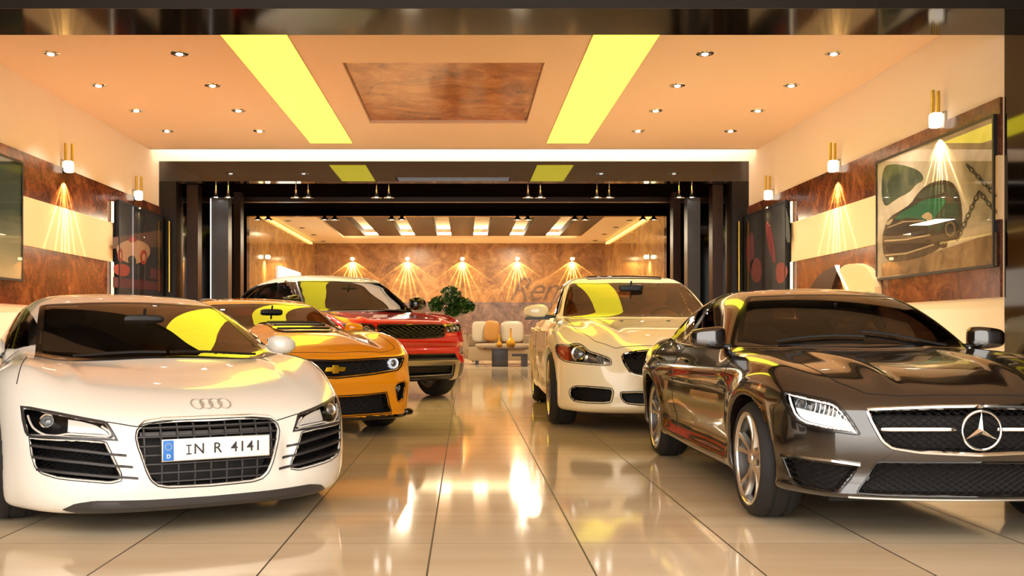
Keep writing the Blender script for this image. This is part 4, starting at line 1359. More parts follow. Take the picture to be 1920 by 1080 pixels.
# ================================================================ white sports coupe, left front
def white_spec():
    return dict(name='sports_car', label='white low sports coupe car with licence plate IN R 4141, front left',
        pos=(-1.25, 5.0), yaw=29, scale=1.0, L=4.43, H=1.26, axles=(0.93, 3.58), wheel_r=0.335, arch_r=0.37, flare=0.03,
        front_plan=[(0, 0), (0.25, 0.012), (0.5, 0.065), (0.68, 0.165), (0.80, 0.29), (0.88, 0.44), (0.945, 0.75), (1.0, 1.2)],
        front_prof=[(0.08, 0.12), (0.16, 0.03), (0.25, 0.0), (0.4, 0.0), (0.5, 0.02), (0.58, 0.06), (0.64, 0.13), (0.72, 0.25)],
        rear_plan=[(0, 4.43), (0.5, 4.40), (0.75, 4.3), (0.9, 4.05)], rear_prof=[(0.2, -0.1), (0.5, 0), (0.8, -0.02), (0.95, -0.1)],
        side_plan=[(0, 0.80), (0.4, 0.89), (0.93, 0.935), (1.6, 0.905), (2.3, 0.905), (3.0, 0.93), (3.58, 0.952), (4.1, 0.92), (4.43, 0.84)],
        side_prof=[(0.1, -0.07), (0.2, -0.03), (0.35, -0.005), (0.5, 0.0), (0.62, 0.0), (0.72, -0.025), (0.8, -0.07), (0.88, -0.14), (0.96, -0.22)],
        top=[(0, 0.60), (0.12, 0.635), (0.35, 0.70), (0.75, 0.785), (1.2, 0.842), (1.8, 0.89), (2.6, 0.90), (3.4, 0.93), (4.1, 0.93), (4.43, 0.90)],
        top_drop=[(0, 0.02), (0.6, 0.0), (1.4, 0.02), (5, 0.06)],
        bottom=[(0, 0.105), (0.6, 0.11), (2, 0.12), (4.4, 0.2)],
        roof=[(0.7, 0.735), (1.0, 0.848), (1.3, 0.955), (1.6, 1.06), (1.9, 1.156), (2.2, 1.225), (2.5, 1.25), (2.9, 1.215), (3.4, 1.08), (3.9, 0.95), (4.3, 0.85)],
        roof_curve=[(1.0, 0.26), (1.8, 0.18), (2.4, 0.0), (3.2, -0.12), (4.0, -0.2)], crown=0.10,
        green_z=[(0.85, 0.80), (0.95, 0.755), (1.05, 0.695), (1.15, 0.625), (1.25, 0.54)], green_y=[(1.0, 0.0), (2.2, 0.01), (3.2, -0.08), (4.2, -0.25)],
        belt=0.88, k=dict(st=0.13, f=0.12, r=0.12, g=0.12, u=0.03),
        cabin=dict(floor=0.3, front=1.35, cowl=0.86, rear=2.75, half=0.70))
PAINT_WHITE = mat('paint_white', srgb(232, 228, 218), 0.22, 0.0, 1.0)
def white_coupe():
    sp = white_spec()
    def top_mod(b, y):
        return (0.035 * bump(b, 0.80, 0.16) * bump(y, 0.95, 0.5) + 0.012 * bump(b, 0.55, 0.04) * np.clip((1.1 - y) * 2, 0, 1) * np.clip((y - 0.3) * 3, 0, 1)
                - 0.010 * bump(b, 0.0, 0.3) * np.clip((1.1 - y) * 2, 0, 1) * np.clip((y - 0.2) * 3, 0, 1))
    sp['top_mod'] = top_mod
    sp['side_mod'] = lambda y, z: (0.025 * bump(y, 3.55, 0.5) * bump(z, 0.72, 0.2) - 0.03 * bump(z, 0.45, 0.12) * np.clip((y - 1.5) * 3, 0, 1) * np.clip((3.0 - y) * 3, 0, 1)
                                 + 0.03 * bump(z, 0.16, 0.06) * np.clip((y - 1.5) * 3, 0, 1) * np.clip((3.0 - y) * 3, 0, 1))
    # channel between grille and side intakes, spoiler lip
    sp['front_mod'] = lambda b, z: 0.02 * bump(b, 0.40, 0.04) * bump(z, 0.36, 0.10) - 0.035 * bump(z, 0.135, 0.03) * np.clip((0.7 - b) * 5, 0, 1)
    c = Car(sp)
    lamp = c.px2([(38, 761), (58, 763), (110, 773), (160, 783), (200, 790), (211, 806), (223, 827), (200, 826), (150, 825), (100, 822), (53, 820), (47, 812), (41, 786)], 'front')
    intake = c.px2([(54, 820), (110, 823), (160, 825), (199, 828), (204, 838), (217, 865), (229, 890), (228, 902), (208, 907), (158, 903), (109, 898), (79, 889), (66, 878), (58, 853)], 'front')
    # half outline of the grille, checked on both sides of the photo
    grille = symm([(0, 0.555), (-0.22, 0.555), (-0.315, 0.545), (-0.35, 0.52), (-0.36, 0.485), (-0.352, 0.44), (-0.315, 0.32), (-0.295, 0.275), (-0.262, 0.245), (-0.21, 0.232), (0, 0.228)])
    c.holes = [('front', offset_poly(lamp, 0.015), 0.10, 1.3), ('front', offset_poly(intake, 0.010), 0.13, 1.3), ('front', offset_poly(grille, 0.010), 0.13, 1.3)]
    ws = full([(0.0, 0.96), (0.30, 0.975), (0.55, 1.02), (0.70, 1.10), (0.665, 1.35), (0.62, 1.70), (0.565, 2.06), (0.40, 2.02), (0.20, 1.995), (0.0, 1.985)])
    rw = full([(0.0, 2.95), (0.42, 2.93), (0.47, 3.1), (0.50, 3.55), (0.42, 3.7), (0.0, 3.72)])
    sw = smooth_poly([(1.32, 0.885), (1.62, 1.005), (1.95, 1.105), (2.3, 1.15), (2.62, 1.13), (2.78, 1.05), (2.82, 0.93), (2.5, 0.90), (1.9, 0.885)], 1)
    glaze(c, ws, rw, [sw], GL_MID, GL_GREY)
    hood = [(0.0, 0.115), (0.30, 0.115), (0.37, 0.13), (0.48, 0.16), (0.62, 0.42), (0.66, 0.75), (0.70, 1.06), (0.0, 0.96)]
    bumpz = [(0, 0.585), (0.36, 0.57), (0.46, 0.58), (0.84, 0.66), (1.0, 0.6), (1.0, 0.1), (0, 0.1)]
    door = [(1.42, 0.25), (1.38, 0.55), (1.42, 0.88), (2.72, 0.92), (2.72, 0.6), (2.6, 0.25)]
    blade = [(2.72, 0.25), (2.74, 0.92), (2.98, 0.96), (3.06, 0.6), (3.0, 0.25)]
    sp['part_mats'] = {'side_blade': M['gloss'], 'front_spoiler': M['grille']}
    reg = [('hood', 'top', hood, lambda C, N: (N[:, 2] > 0.3) & (C[:, 1] < 1.15) & (C[:, 2] > 0.5)),
           ('front_spoiler', 'front', [(0, 0.158), (0.55, 0.158), (0.62, 0.13), (0.62, 0.08), (0, 0.08)], lambda C, N: C[:, 1] < 0.4),
           ('front_bumper', 'front', bumpz, lambda C, N: C[:, 1] < 0.55),
           ('door', 'side', door, lambda C, N: np.abs(C[:, 0]) > 0.7), ('side_blade', 'side', blade, lambda C, N: np.abs(C[:, 0]) > 0.6),
           ('roof_panel', 'top', [(0, 1.97), (0.56, 2.06), (0.5, 2.92), (0, 2.92)], lambda C, N: (C[:, 2] > 1.1) & (N[:, 2] > 0.6))]
    c.shell(0.0135, reg, PAINT_WHITE, M['lining'])
    panes(c, 0.02, 0.038)
    side_seams(c, [[(1.42, 0.25), (1.38, 0.55), (1.42, 0.88)], [(2.72, 0.92), (2.72, 0.6), (2.6, 0.25)]])
    hood_seam(c, c.px2([(200, 791), (225, 795), (248, 799), (265, 801), (284, 794), (323, 789)], 'front'), 'front')
    hood_seam(c, [(0.83, 0.62), (0.78, 0.85), (0.735, 1.1)])
    handles(c, [2.5], 0.74, PAINT_WHITE)
    L = np.array(lamp); x0, x1, z0, z1 = L[:, 0].min(), L[:, 0].max(), L[:, 1].min(), L[:, 1].max()
    for fx in (True, False):
        e = empty('headlight', (0, 0, 0), 0, 1, c.root)
        c.patch('lamp_back', 'front', offset_poly(lamp, 0.006), M['rim_dark'], off=-0.05, flipx=fx, parent=e)
        main = c.px2([(84, 787)], 'front')[0]
        projector(c, e, main, 0.034, fx, 0.018)
        hi = c.px2([(126, 784), (148, 787), (178, 795), (196, 806), (206, 816), (190, 813), (150, 811), (124, 810)], 'front')
        c.patch('high_beam', 'front', hi, M['lampwhite'], off=-0.012, thick=0.02, flipx=fx, parent=e)
        gd = c.px2([(50, 778), (53, 790), (60, 802), (72, 811), (86, 816), (105, 817), (125, 813), (160, 815), (208, 818), (204, 808), (190, 798)], 'front')
        c.tube('light_guide', 'front', gd, 0.0055, M['lampwhite'], -0.008, flipx=fx, parent=e)
        c.tube('daytime_strip', 'front', c.px2([(60, 819.5), (110, 821), (160, 823), (200, 824.5)], 'front'), 0.004, M['reflector'], -0.004, flipx=fx, parent=e)
        c.patch('lamp_lens', 'front', lamp, LENS, off=0.001, flipx=fx, parent=e)
        c.patch('lamp_bezel', 'front', lamp, M['grille'], off=0.0025, hole=offset_poly(lamp, 0.012), flipx=fx, parent=e)
        it = opening(c, 'side_intake', intake, 0.11, (0.016, 0.0022, 0.06, (0.6, -0.6)), M['trim'], 0.0025, fx)
        for px in ([(56, 835), (110, 841), (160, 846), (200, 851), (237, 854)], [(61, 857), (110, 863), (160, 868), (205, 873), (249, 876)], [(67, 880), (110, 885), (160, 890), (205, 894), (259, 897)]):
            q = c.px2(px, 'front')
            p = resample(q, 0.02)
            if fx: p = p * np.array([-1, 1])
            P = c.on('front', p); V = []
            for dz, dy in ((0.006, -0.004), (-0.006, -0.004), (-0.006, 0.09), (0.006, 0.09)):
                V += [(a[0], a[1] + dy, a[2] + dz) for a in P]
            n = len(P); F = []
            for k in range(4):
                for i in range(n - 1): F.append((k * n + i, k * n + i + 1, ((k + 1) % 4) * n + i + 1, ((k + 1) % 4) * n + i))
            F += [(0, n, 2 * n, 3 * n), (n - 1, 2 * n - 1, 3 * n - 1, 4 * n - 1)]
            MB().add(V, F).build('intake_slat', M['grille'], it)
    g = opening(c, 'grille', grille, 0.09, None, M['trim'], 0.003)
    zs = np.linspace(0.262, 0.523, 7)
    for z in zs:
        for a, b in clip_lines(grille, [((-0.5, z), (0.5, z))]):
            P = c.on('front', resample([a, b], 0.03))
            MB().tube(P + np.array([0, 0.018, 0]), 0.0055, 6).build('grille_bar', M['grille'], g, smooth=True)
    for x in np.linspace(-0.316, 0.316, 9):
        for a, b in clip_lines(grille, [((x, 0.1), (x, 0.7))]):
            P = c.on('front', resample([a, b], 0.03))
            MB().tube(P + np.array([0, 0.024, 0]), 0.0055, 6).build('grille_bar', M['grille'], g, smooth=True)
    for zc in (0.545, 0.50, 0.46, 0.415):
        out = clip_poly(offset_poly(grille, 0.012), lambda p: abs(p[1] - zc) < 0.016)
        if len(out) > 8: c.patch('grille_slab', 'front', out, M['grille'], off=-0.034, thick=0.004, parent=g, step=0.04)
    c.tube('grille_chrome', 'front', [(-0.345, 0.53), (-0.31, 0.556), (-0.22, 0.566), (0, 0.567), (0.22, 0.566), (0.31, 0.556), (0.345, 0.53)], 0.0035, M['chrome'], 0.003, parent=g)
    c.patch('spoiler_lip', 'front', symm([(0, 0.178), (-0.30, 0.180), (-0.54, 0.186), (-0.62, 0.172), (-0.67, 0.138), (-0.60, 0.122), (0, 0.122)]), M['grille'], off=0.004, thick=0.01, step=0.025)
    # licence plate
    pe = empty('license_plate', (0.018, -0.022, 0.418), 0, 1, c.root)
    MB().box(-0.268, 0.268, -0.004, 0.012, -0.054, 0.054).build('plate_frame', M['satin'], pe, bevel=0.004)
    MB().box(-0.210, 0.262, -0.008, 0, -0.049, 0.049).build('plate_face', M['plate'], pe, bevel=0.002)
    MB().box(-0.262, -0.212, -0.008, 0, -0.049, 0.049).build('plate_band', M['plate_blue'], pe, bevel=0.002)
    def text(s_, x, z, size, m, nm, font_w=1.0):
        return lettering(nm, s_, size, m, pe, (x, -0.0095, z))
    for ch, x in (('N', -0.090), ('R', 0.0), ('4', 0.084), ('1', 0.124), ('4', 0.164), ('1', 0.204)):
        text(ch, x, 0.0, 0.072, M['ink'], 'plate_character')
    MB().box(-0.143, -0.137, -0.0095, -0.008, -0.024, 0.024).box(-0.153, -0.127, -0.0095, -0.008, 0.018, 0.024).box(-0.153, -0.127, -0.0095, -0.008, -0.024, -0.018).build('plate_character', M['ink'], pe)
    text('D', -0.237, -0.028, 0.026, M['plate'], 'plate_character')
    mb = MB()
    for k in range(12):
        a = k * PI / 6; mb.box(-0.237 + 0.015 * math.cos(a) - 0.0018, -0.237 + 0.015 * math.cos(a) + 0.0018, -0.0095, -0.008, 0.018 + 0.015 * math.sin(a) - 0.0018, 0.018 + 0.015 * math.sin(a) + 0.0018)
    mb.build('plate_stars', mat('plate_star', srgb(200, 200, 150), 0.4), pe)
    # four linked rings
    for k in range(4):
        xx = -0.066 + k * 0.046 + 0.03
        pp = [(xx + 0.030 * math.cos(a), 0.155 + 0.042 * math.sin(a)) for a in np.linspace(0, 2 * PI, 29)[:-1]]
        P = c.on('top', pp); MB().tube(P + c.nrm(P) * 0.004, 0.0035, 6, closed=True).build('ring_emblem', mat('emblem_satin', srgb(200, 196, 188), 0.35, 0.6), c.root, smooth=True)
    underbody(c, 0.10, 0.3)
    wheels(c, 0.335, 0.25, 0.25, 0.935, 5, None, True, 0.034)
    side_mirror(c, 0.905, 1.62, 0.895, PAINT_WHITE, M, 0.098, 0.07, 0.064, 0.08)
    c_int = interior(c, M, [(1.95, 0.30, (-0.36, 0.36))], 1, 1.48, 0.86, 0.64, (0.0, 1.62, 1.06))
    wipers(c, [((-0.5, 1.07), (0.0, 1.01)), ((0.02, 1.01), (0.55, 1.07))])
    return c


car_white = white_coupe()
# ================================================================ black four-door coupe, right front
PAINT_BLACK = mat('paint_black', srgb(26, 19, 15), 0.16, 0.0, 1.0)
LAMPLIT = mat('lamp_lit', srgb(235, 232, 225), 0.2, emit=(1.0, 0.97, 0.92, 1), es=0.55)
PAINT_BLACK.node_tree.nodes['Principled BSDF'].inputs['Coat IOR'].default_value = 1.75
def black_coupe():
    sp = dict(name='sedan_car', label='glossy black four-door coupe car with round star emblem on its grille, front right',
        pos=(2.36, 4.67), yaw=0, scale=0.92, L=4.94, H=1.43, axles=(0.85, 3.72), wheel_r=0.335, arch_r=0.372, flare=0.028,
        front_plan=[(0, 0), (0.25, 0.012), (0.5, 0.06), (0.68, 0.15), (0.80, 0.28), (0.88, 0.44), (0.94, 0.75), (1.0, 1.2)],
        front_prof=[(0.1, 0.10), (0.22, 0.05), (0.35, 0.015), (0.5, 0.0), (0.62, 0.005), (0.72, 0.03), (0.80, 0.09), (0.9, 0.2)],
        rear_plan=[(0, 4.94), (0.5, 4.90), (0.75, 4.78), (0.9, 4.5)], rear_prof=[(0.2, -0.1), (0.5, 0), (0.9, -0.02), (1.05, -0.1)],
        side_plan=[(0, 0.80), (0.4, 0.885), (0.85, 0.925), (1.5, 0.915), (2.3, 0.925), (3.1, 0.93), (3.7, 0.94), (4.4, 0.90), (4.94, 0.80)],
        side_prof=[(0.15, -0.08), (0.25, -0.03), (0.4, -0.015), (0.55, 0.0), (0.7, 0.0), (0.8, -0.015), (0.88, -0.045), (0.96, -0.10), (1.05, -0.17)],
        top=[(0, 0.765), (0.15, 0.80), (0.45, 0.875), (0.85, 0.925), (1.35, 0.965), (2.0, 0.985), (3.0, 0.99), (4.0, 1.02), (4.6, 1.02), (4.94, 0.98)],
        top_drop=[(0, 0.10), (0.6, 0.05), (1.4, 0.03), (5, 0.06)],
        bottom=[(0, 0.215), (0.6, 0.21), (2, 0.2), (4.9, 0.25)],
        roof=[(0.9, 0.74), (1.25, 0.89), (1.6, 1.085), (1.95, 1.255), (2.3, 1.36), (2.7, 1.40), (3.2, 1.38), (3.7, 1.285), (4.2, 1.12), (4.7, 0.93)],
        roof_curve=[(1.2, 0.28), (2.0, 0.20), (2.8, 0.0), (3.6, -0.12), (4.4, -0.2)], crown=0.09,
        green_z=[(0.9, 0.84), (1.0, 0.79), (1.15, 0.705), (1.3, 0.605), (1.4, 0.525)], green_y=[(1.2, 0.0), (2.5, 0.02), (3.5, -0.02), (4.5, -0.12)],
        belt=0.97, k=dict(st=0.10, f=0.12, r=0.12, g=0.10, u=0.03),
        cabin=dict(floor=0.35, front=1.55, cowl=0.95, rear=3.75, half=0.72))
    def top_mod(b, y):
        f = np.clip(1.6 - y, 0, 1.6) / 1.6
        return 0.022 * bump(b, 0.44 - 0.10 * (1 - np.clip(y, 0, 1.4) / 1.4), 0.05) * np.clip(f * 2, 0, 1) * np.clip(y / 0.3, 0, 1) - 0.012 * bump(b, 0.0, 0.28) * np.clip(f * 3, 0, 1) + 0.03 * bump(b, 0.80, 0.12) * bump(y, 0.85, 0.6)
    sp['top_mod'] = top_mod
    def side_mod(y, z):
        zc = 0.84 - 0.03 * (y - 1.0)
        cr = 0.018 * bump(z, zc + 0.0, 0.05) * np.clip((y - 0.9) / 0.8, 0, 1) * np.clip((4.6 - y) / 0.8, 0, 1)
        hip = 0.03 * bump(y, 3.75, 0.55) * bump(z, 0.78, 0.2)
        sill = 0.03 * bump(z, 0.24, 0.06) * np.clip((y - 1.2) * 4, 0, 1) * np.clip((3.4 - y) * 4, 0, 1) - 0.02 * bump(z, 0.38, 0.08) * np.clip((y - 1.2) * 4, 0, 1) * np.clip((3.4 - y) * 4, 0, 1)
        return cr + hip + sill
    sp['side_mod'] = side_mod
    def front_mod(b, z):
        # pointed grille surround and splitter lip
        return -0.03 * bump(b, 0, 0.3) * bump(z, 0.62, 0.2) - 0.03 * bump(z, 0.235, 0.03) + 0.02 * bump(z, 0.36, 0.06)
    sp['front_mod'] = front_mod
    c = Car(sp)
    K = PAINT_BLACK
    def half_sym(pts):   # traced from the left edge to the middle, mirrored into one closed outline
        q = c.px2(pts, 'front'); q = [(-a, b) for a, b in q]
        q = [q_ for q_ in q if q_[0] < -0.02]
        return q + [(-a, b) for a, b in reversed(q)]
    lamp = c.px2([(1466, 733), (1492, 735), (1518, 741), (1551, 748), (1567, 753), (1585, 770), (1601, 791), (1616, 816), (1600, 816), (1544, 808), (1508, 799), (1490, 790), (1478, 776), (1470, 757)], 'front')
    up = c.px2([(1824, 762), (1760, 763), (1700, 765), (1625, 768), (1632, 785), (1642, 804), (1655, 827), (1673, 840), (1725, 848), (1824, 853)], 'front')
    def symm(q):
        q = [(-a, b) for a, b in q]
        q[0] = (0.0, q[0][1]); q[-1] = (0.0, q[-1][1])
        return q + [(-a, b) for a, b in q[-2:0:-1]]
    grille = symm(up)
    low = symm(c.px2([(1824, 867), (1740, 867), (1645, 866), (1626, 896), (1607, 925), (1660, 929), (1740, 931), (1824, 932)], 'front'))
    vent = c.px2([(1468, 857), (1520, 861), (1612, 873), (1596, 897), (1574, 924), (1530, 919), (1500, 914), (1484, 899)], 'front')
    shield = c.px2([(1600, 657), (1520, 653), (1470, 653), (1424, 655), (1412, 620), (1407, 590), (1404, 566), (1430, 557), (1480, 552), (1540, 550), (1600, 549)], 'top')
    # straightened by hand so both halves agree
    ws = [(0.0, 1.44), (0.30, 1.47), (0.57, 1.55), (0.75, 1.70), (0.67, 1.93), (0.59, 2.14), (0.515, 2.29), (0.38, 2.25), (0.20, 2.22), (0.0, 2.21)]
    wsf = [(-a, b) for a, b in ws[::-1]] + ws[1:-1]
    side_f = smooth_poly([(1.93, 0.985), (2.10, 1.115), (2.32, 1.225), (2.6, 1.285), (2.90, 1.29), (2.90, 0.985), (2.3, 0.975)], 1)
    side_r = smooth_poly([(2.98, 1.29), (3.3, 1.265), (3.65, 1.19), (3.98, 1.06), (3.9, 1.01), (3.4, 0.995), (2.98, 0.985)], 1)
    rw = [(0.0, 3.55), (0.45, 3.52), (0.52, 3.62), (0.60, 4.05), (0.5, 4.22), (0.0, 4.28)]
    rwf = [(-a, b) for a, b in rw[::-1]] + rw[1:-1]
    c.holes = [('front', offset_poly(lamp, 0.02), 0.10, 1.3), ('front', offset_poly(grille, 0.015), 0.12, 1.3), ('front', offset_poly(low, 0.012), 0.14, 1.3), ('front', offset_poly(vent, 0.012), 0.08, 1.3),
               ('top', offset_poly(wsf, 0.02), 0.075, 0), ('top', offset_poly(rwf, 0.02), 0.075, 0), ('side', offset_poly(side_f, 0.018), 0.12, 0), ('side', offset_poly(side_r, 0.018), 0.12, 0)]
    hood_l = [(0.0, 0.085), (0.35, 0.10), (0.50, 0.16), (0.60, 0.30), (0.66, 0.6), (0.70, 1.0), (0.72, 1.45), (0.0, 1.45)]
    bump_z = [(0.0, 0.74), (0.5, 0.72), (0.66, 0.66), (1.0, 0.62), (1.0, 0.1), (0.0, 0.1)]
    dr_f = [(1.42, 0.30), (1.36, 0.60), (1.42, 0.95), (2.94, 1.0), (2.92, 0.30)]
    dr_r = [(2.94, 0.30), (2.96, 1.0), (4.0, 1.0), (3.62, 0.80), (3.42, 0.62), (3.30, 0.30)]
    reg = [('hood', 'top', hood_l, lambda C, N: (N[:, 2] > 0.35) & (C[:, 1] < 1.5) & (C[:, 2] > 0.7)),
           ('front_bumper', 'front', bump_z, lambda C, N: (C[:, 1] < 0.52)),
           ('front_door', 'side', dr_f, lambda C, N: np.abs(C[:, 0]) > 0.7),
           ('rear_door', 'side', dr_r, lambda C, N: np.abs(C[:, 0]) > 0.7),
           ('roof_panel', 'top', [(0, 2.2), (0.52, 2.28), (0.6, 3.6), (0, 3.6)], lambda C, N: (C[:, 2] > 1.2) & (N[:, 2] > 0.6))]
    c.shell(0.0145, reg, K, M['lining'])
    # glazing
    wg = c.patch('windshield', 'top', wsf, GL_MID, off=0.001, step=0.05)
    c.patch('windshield_border', 'top', wsf, M['frit'], off=0.0025, hole=offset_poly(wsf, 0.035), parent=wg, step=0.03)
    c.patch('rear_window', 'top', rwf, GL_CLEAR, off=0.001, step=0.06)
    for sd in (-1, 1):
        for nm, pl in (('side_window', side_f), ('side_window', side_r)):
            g = c.patch(nm, 'side', pl, GL_DARK, side=sd, off=0.001, step=0.05)
            c.patch('window_seal', 'side', pl, M['gloss'], side=sd, off=0.003, hole=offset_poly(pl, 0.022), parent=g, step=0.03)
        MBt = c.tube('window_chrome', 'side', [(1.70, 0.962), (2.3, 0.962), (3.0, 0.972), (3.5, 0.985), (3.98, 1.02)], 0.006, M['chrome'], 0.002, side=sd)
        for y0 in (2.62, 3.52):
            h = MB().superell((0, 0, 0), (0.022, 0.095, 0.014), 3)
            o = h.build('door_handle', K, c.root, smooth=True); P = c.on('side', [(y0, 0.86)], sd)[0]; o.location = P + np.array([sd * 0.022, 0, 0])
    # seams
    for nm, pl in (('front_door', [(1.40, 0.30), (1.36, 0.60), (1.42, 0.93)]), ('mid', [(2.93, 0.30), (2.94, 0.97)]), ('back', [(3.32, 0.33), (3.42, 0.60), (3.62, 0.80), (3.98, 1.0)])):
        mb = MB()
        for sd in (-1, 1): c.seam(mb, 'side', pl, side=sd)
        mb.build('door_seam', M['seam'], c.root, smooth=True)
    mb = MB()
    hl = resample([(0.0, 0.085), (0.35, 0.10), (0.50, 0.16), (0.60, 0.30), (0.66, 0.6), (0.70, 1.0), (0.73, 1.5)], 0.03)
    for fx in (False, True): c.seam(mb, 'top', hl, flipx=fx)
    mb.build('hood_seam', M['seam'], c.root, smooth=True)
    # lamps
    for i, fx in enumerate((True, False)):
        e = empty('headlight', (0, 0, 0), 0, 1, c.root)
        c.patch('lamp_back', 'front', offset_poly(lamp, 0.008), M['reflector'], off=-0.055, flipx=fx, parent=e)
        lp = np.array(lamp)
        ctr = lp.mean(0)
        zmin, zmax, xmin, xmax = lp[:, 1].min(), lp[:, 1].max(), lp[:, 0].min(), lp[:, 0].max()
        inn = offset_poly(lamp, 0.028)
        # lower daytime strip, upper block of louvres
        stp = clip_poly(inn, lambda p: p[1] < zmin + (zmax - zmin) * (0.30 + 0.35 * (p[0] - xmin) / (xmax - xmin)))
        c.patch('daytime_strip', 'front', stp, LAMPLIT, off=-0.012, thick=0.02, flipx=fx, parent=e)
        mbv = MB()
        for k in range(9):
            xx = xmin + 0.06 + 0.018 * k
            for a, b in clip_lines(inn, [((xx + 0.02, zmin), (xx - 0.03, zmax))]):
                p = resample([a, b], 0.02) * np.array([-1 if fx else 1, 1])
                P = c.on('front', p); P = P + c.nrm(P) * -0.02
                mbv.tube(P, 0.0035, 4)
        mbv.build('lamp_louvre', LAMPLIT, e)
        for q, rr in ((0.60, 0.036), (0.84, 0.034)):
            p = [((xmin + (xmax - xmin) * q) * (-1 if fx else 1), zmin + (zmax - zmin) * (0.62 + 0.12 * q))]
            P = c.on('front', p); n = c.nrm(P)[0]; P = P[0] - n * 0.035
            o = MB().lathe([(0.001, 0.012), (rr * 0.7, 0.006), (rr * 0.78, 0.0), (rr, 0.012), (rr * 1.1, 0.01), (rr * 1.1, -0.02)], 28).build('projector_lamp', M['bulb'], e, smooth=True)
            o.location = P; o.rotation_euler = Vector(n).to_track_quat('Z', 'Y').to_euler()
        c.tube('light_guide', 'front', offset_poly(lamp, 0.02), 0.006, LAMPLIT, -0.008, closed=True, flipx=fx, parent=e)
        c.patch('lamp_lens', 'front', lamp, LENS, off=0.001, flipx=fx, parent=e)
        c.patch('lamp_bezel', 'front', lamp, M['trim'], off=0.0025, hole=offset_poly(lamp, 0.007), flipx=fx, parent=e)
    # grille
    g = empty('grille', (0, 0, 0), 0, 1, c.root)
    c.patch('grille_backing', 'front', offset_poly(grille, 0.006), M['lining'], off=-0.07, parent=g, step=0.05)
    mesh_grille(c, 'grille_mesh', grille, M['mesh'], 0.026, 0.0028, 0.03, (0.6, -0.6), g)
    c.tube('grille_frame', 'front', grille, 0.011, M['chrome'], 0.002, closed=True, parent=g)
    zb = 0.5 * (max(p[1] for p in grille) + min(p[1] for p in grille)) + 0.005
    for sd in (-1, 1):
        MB().superell((0, 0, 0), (0.192, 0.014, 0.011), 6).build('grille_bar', M['chrome'], g, smooth=True).location = (sd * 0.290, c.on('front', [(sd * 0.28, zb)])[0][1] + 0.012, zb)
    star = empty('star_emblem', (0, c.on('front', [(0, zb)])[0][1] - 0.012, zb), 0, 1, g)
    MB().tube([(0.096 * math.cos(a), 0, 0.096 * math.sin(a)) for a in np.linspace(0, 2 * PI, 49)[:-1]], 0.0075, 8, closed=True).build('emblem_ring', M['chrome'], star, smooth=True)
    mb = MB()
    for k in range(3):
        a = PI / 2 + k * 2 * PI / 3
        d = Vector((math.cos(a), 0, math.sin(a))); t = Vector((-math.sin(a), 0, math.cos(a)))
        mb.add([t * 0.016 + d * 0.009, -t * 0.016 + d * 0.009, d * 0.094, Vector((0, -0.016, 0)), Vector((0, 0.01, 0)), -d * 0.004], [(0, 3, 2), (1, 2, 3), (0, 2, 4), (1, 4, 2), (0, 4, 5, 3), (1, 3, 5, 4)])
    mb.build('emblem_star', M['chrome'], star)
    lo = empty('lower_intake', (0, 0, 0), 0, 1, c.root)
    c.patch('intake_backing', 'front', offset_poly(low, 0.006), M['lining'], off=-0.09, parent=lo, step=0.05)
    mesh_grille(c, 'intake_mesh', low, M['mesh'], 0.024, 0.0028, 0.02, (0.55, -0.55), lo)
    c.tube('intake_lip', 'front', low, 0.006, M['gloss'], 0.0, closed=True, parent=lo)
    for fx in (True, False):
        e = empty('side_vent', (0, 0, 0), 0, 1, c.root)
        c.patch('vent_backing', 'front', offset_poly(vent, 0.004), M['lining'], off=-0.05, parent=e, flipx=fx)
        mesh_grille(c, 'vent_mesh', vent, M['mesh'], 0.024, 0.0028, 0.012, (0.55, -0.55), e, flipx=fx)
        c.tube('vent_edge', 'front', vent, 0.005, M['gloss'], 0.0, closed=True, parent=e, flipx=fx)
        top = sorted(vent, key=lambda p: -p[1])
        tr = c.px2([(1466, 854), (1500, 856), (1560, 863), (1613, 871)], 'front')
        c.tube('vent_blade', 'front', tr, 0.012, M['chrome'], 0.004, parent=e, flipx=fx)
    zl = min(p[1] for p in low) - 0.016
    c.tube('lower_lip', 'front', [(-0.60, zl), (0, zl), (0.60, zl)], 0.007, M['satin'], 0.002)
    # underbody and wheels
    MB().box(-0.62, 0.62, 0.35, 4.6, 0.17, 0.36).build('underbody', M['lining'], c.root)
    for ya in sp['axles']:
        for sd in (-1, 1):
            make_wheel(c, ya, sd, 0.335, 0.266, 0.25, 0.925, 5, M, sp_w=0.045)
    side_mirror(c, 0.935, 1.74, 1.03, K, M, 0.12, 0.07, 0.072, 0.08, e=4)
    interior(c, M, [(2.15, 0.42, (-0.37, 0.37)), (3.05, 0.45, (-0.35, 0.35))], 1, 1.78, 0.94, 0.66, (0, 1.98, 1.20))
    MB().superell((0.0, 3.62, 1.0), (0.5, 0.2, 0.04), 3).build('parcel_shelf', M['interior'], c.root, smooth=True)
    # wipers
    mb = MB()
    for x0, x1 in ((-0.52, 0.02), (0.0, 0.55)):
        p = resample([(x0, 1.56), (x1, 1.50)], 0.05); P = c.on('top', p); mb.tube(P + c.nrm(P) * 0.02, 0.008, 5)
    mb.build('wiper', M['trim'], c.root, smooth=True)
    return c


car_black = black_coupe()
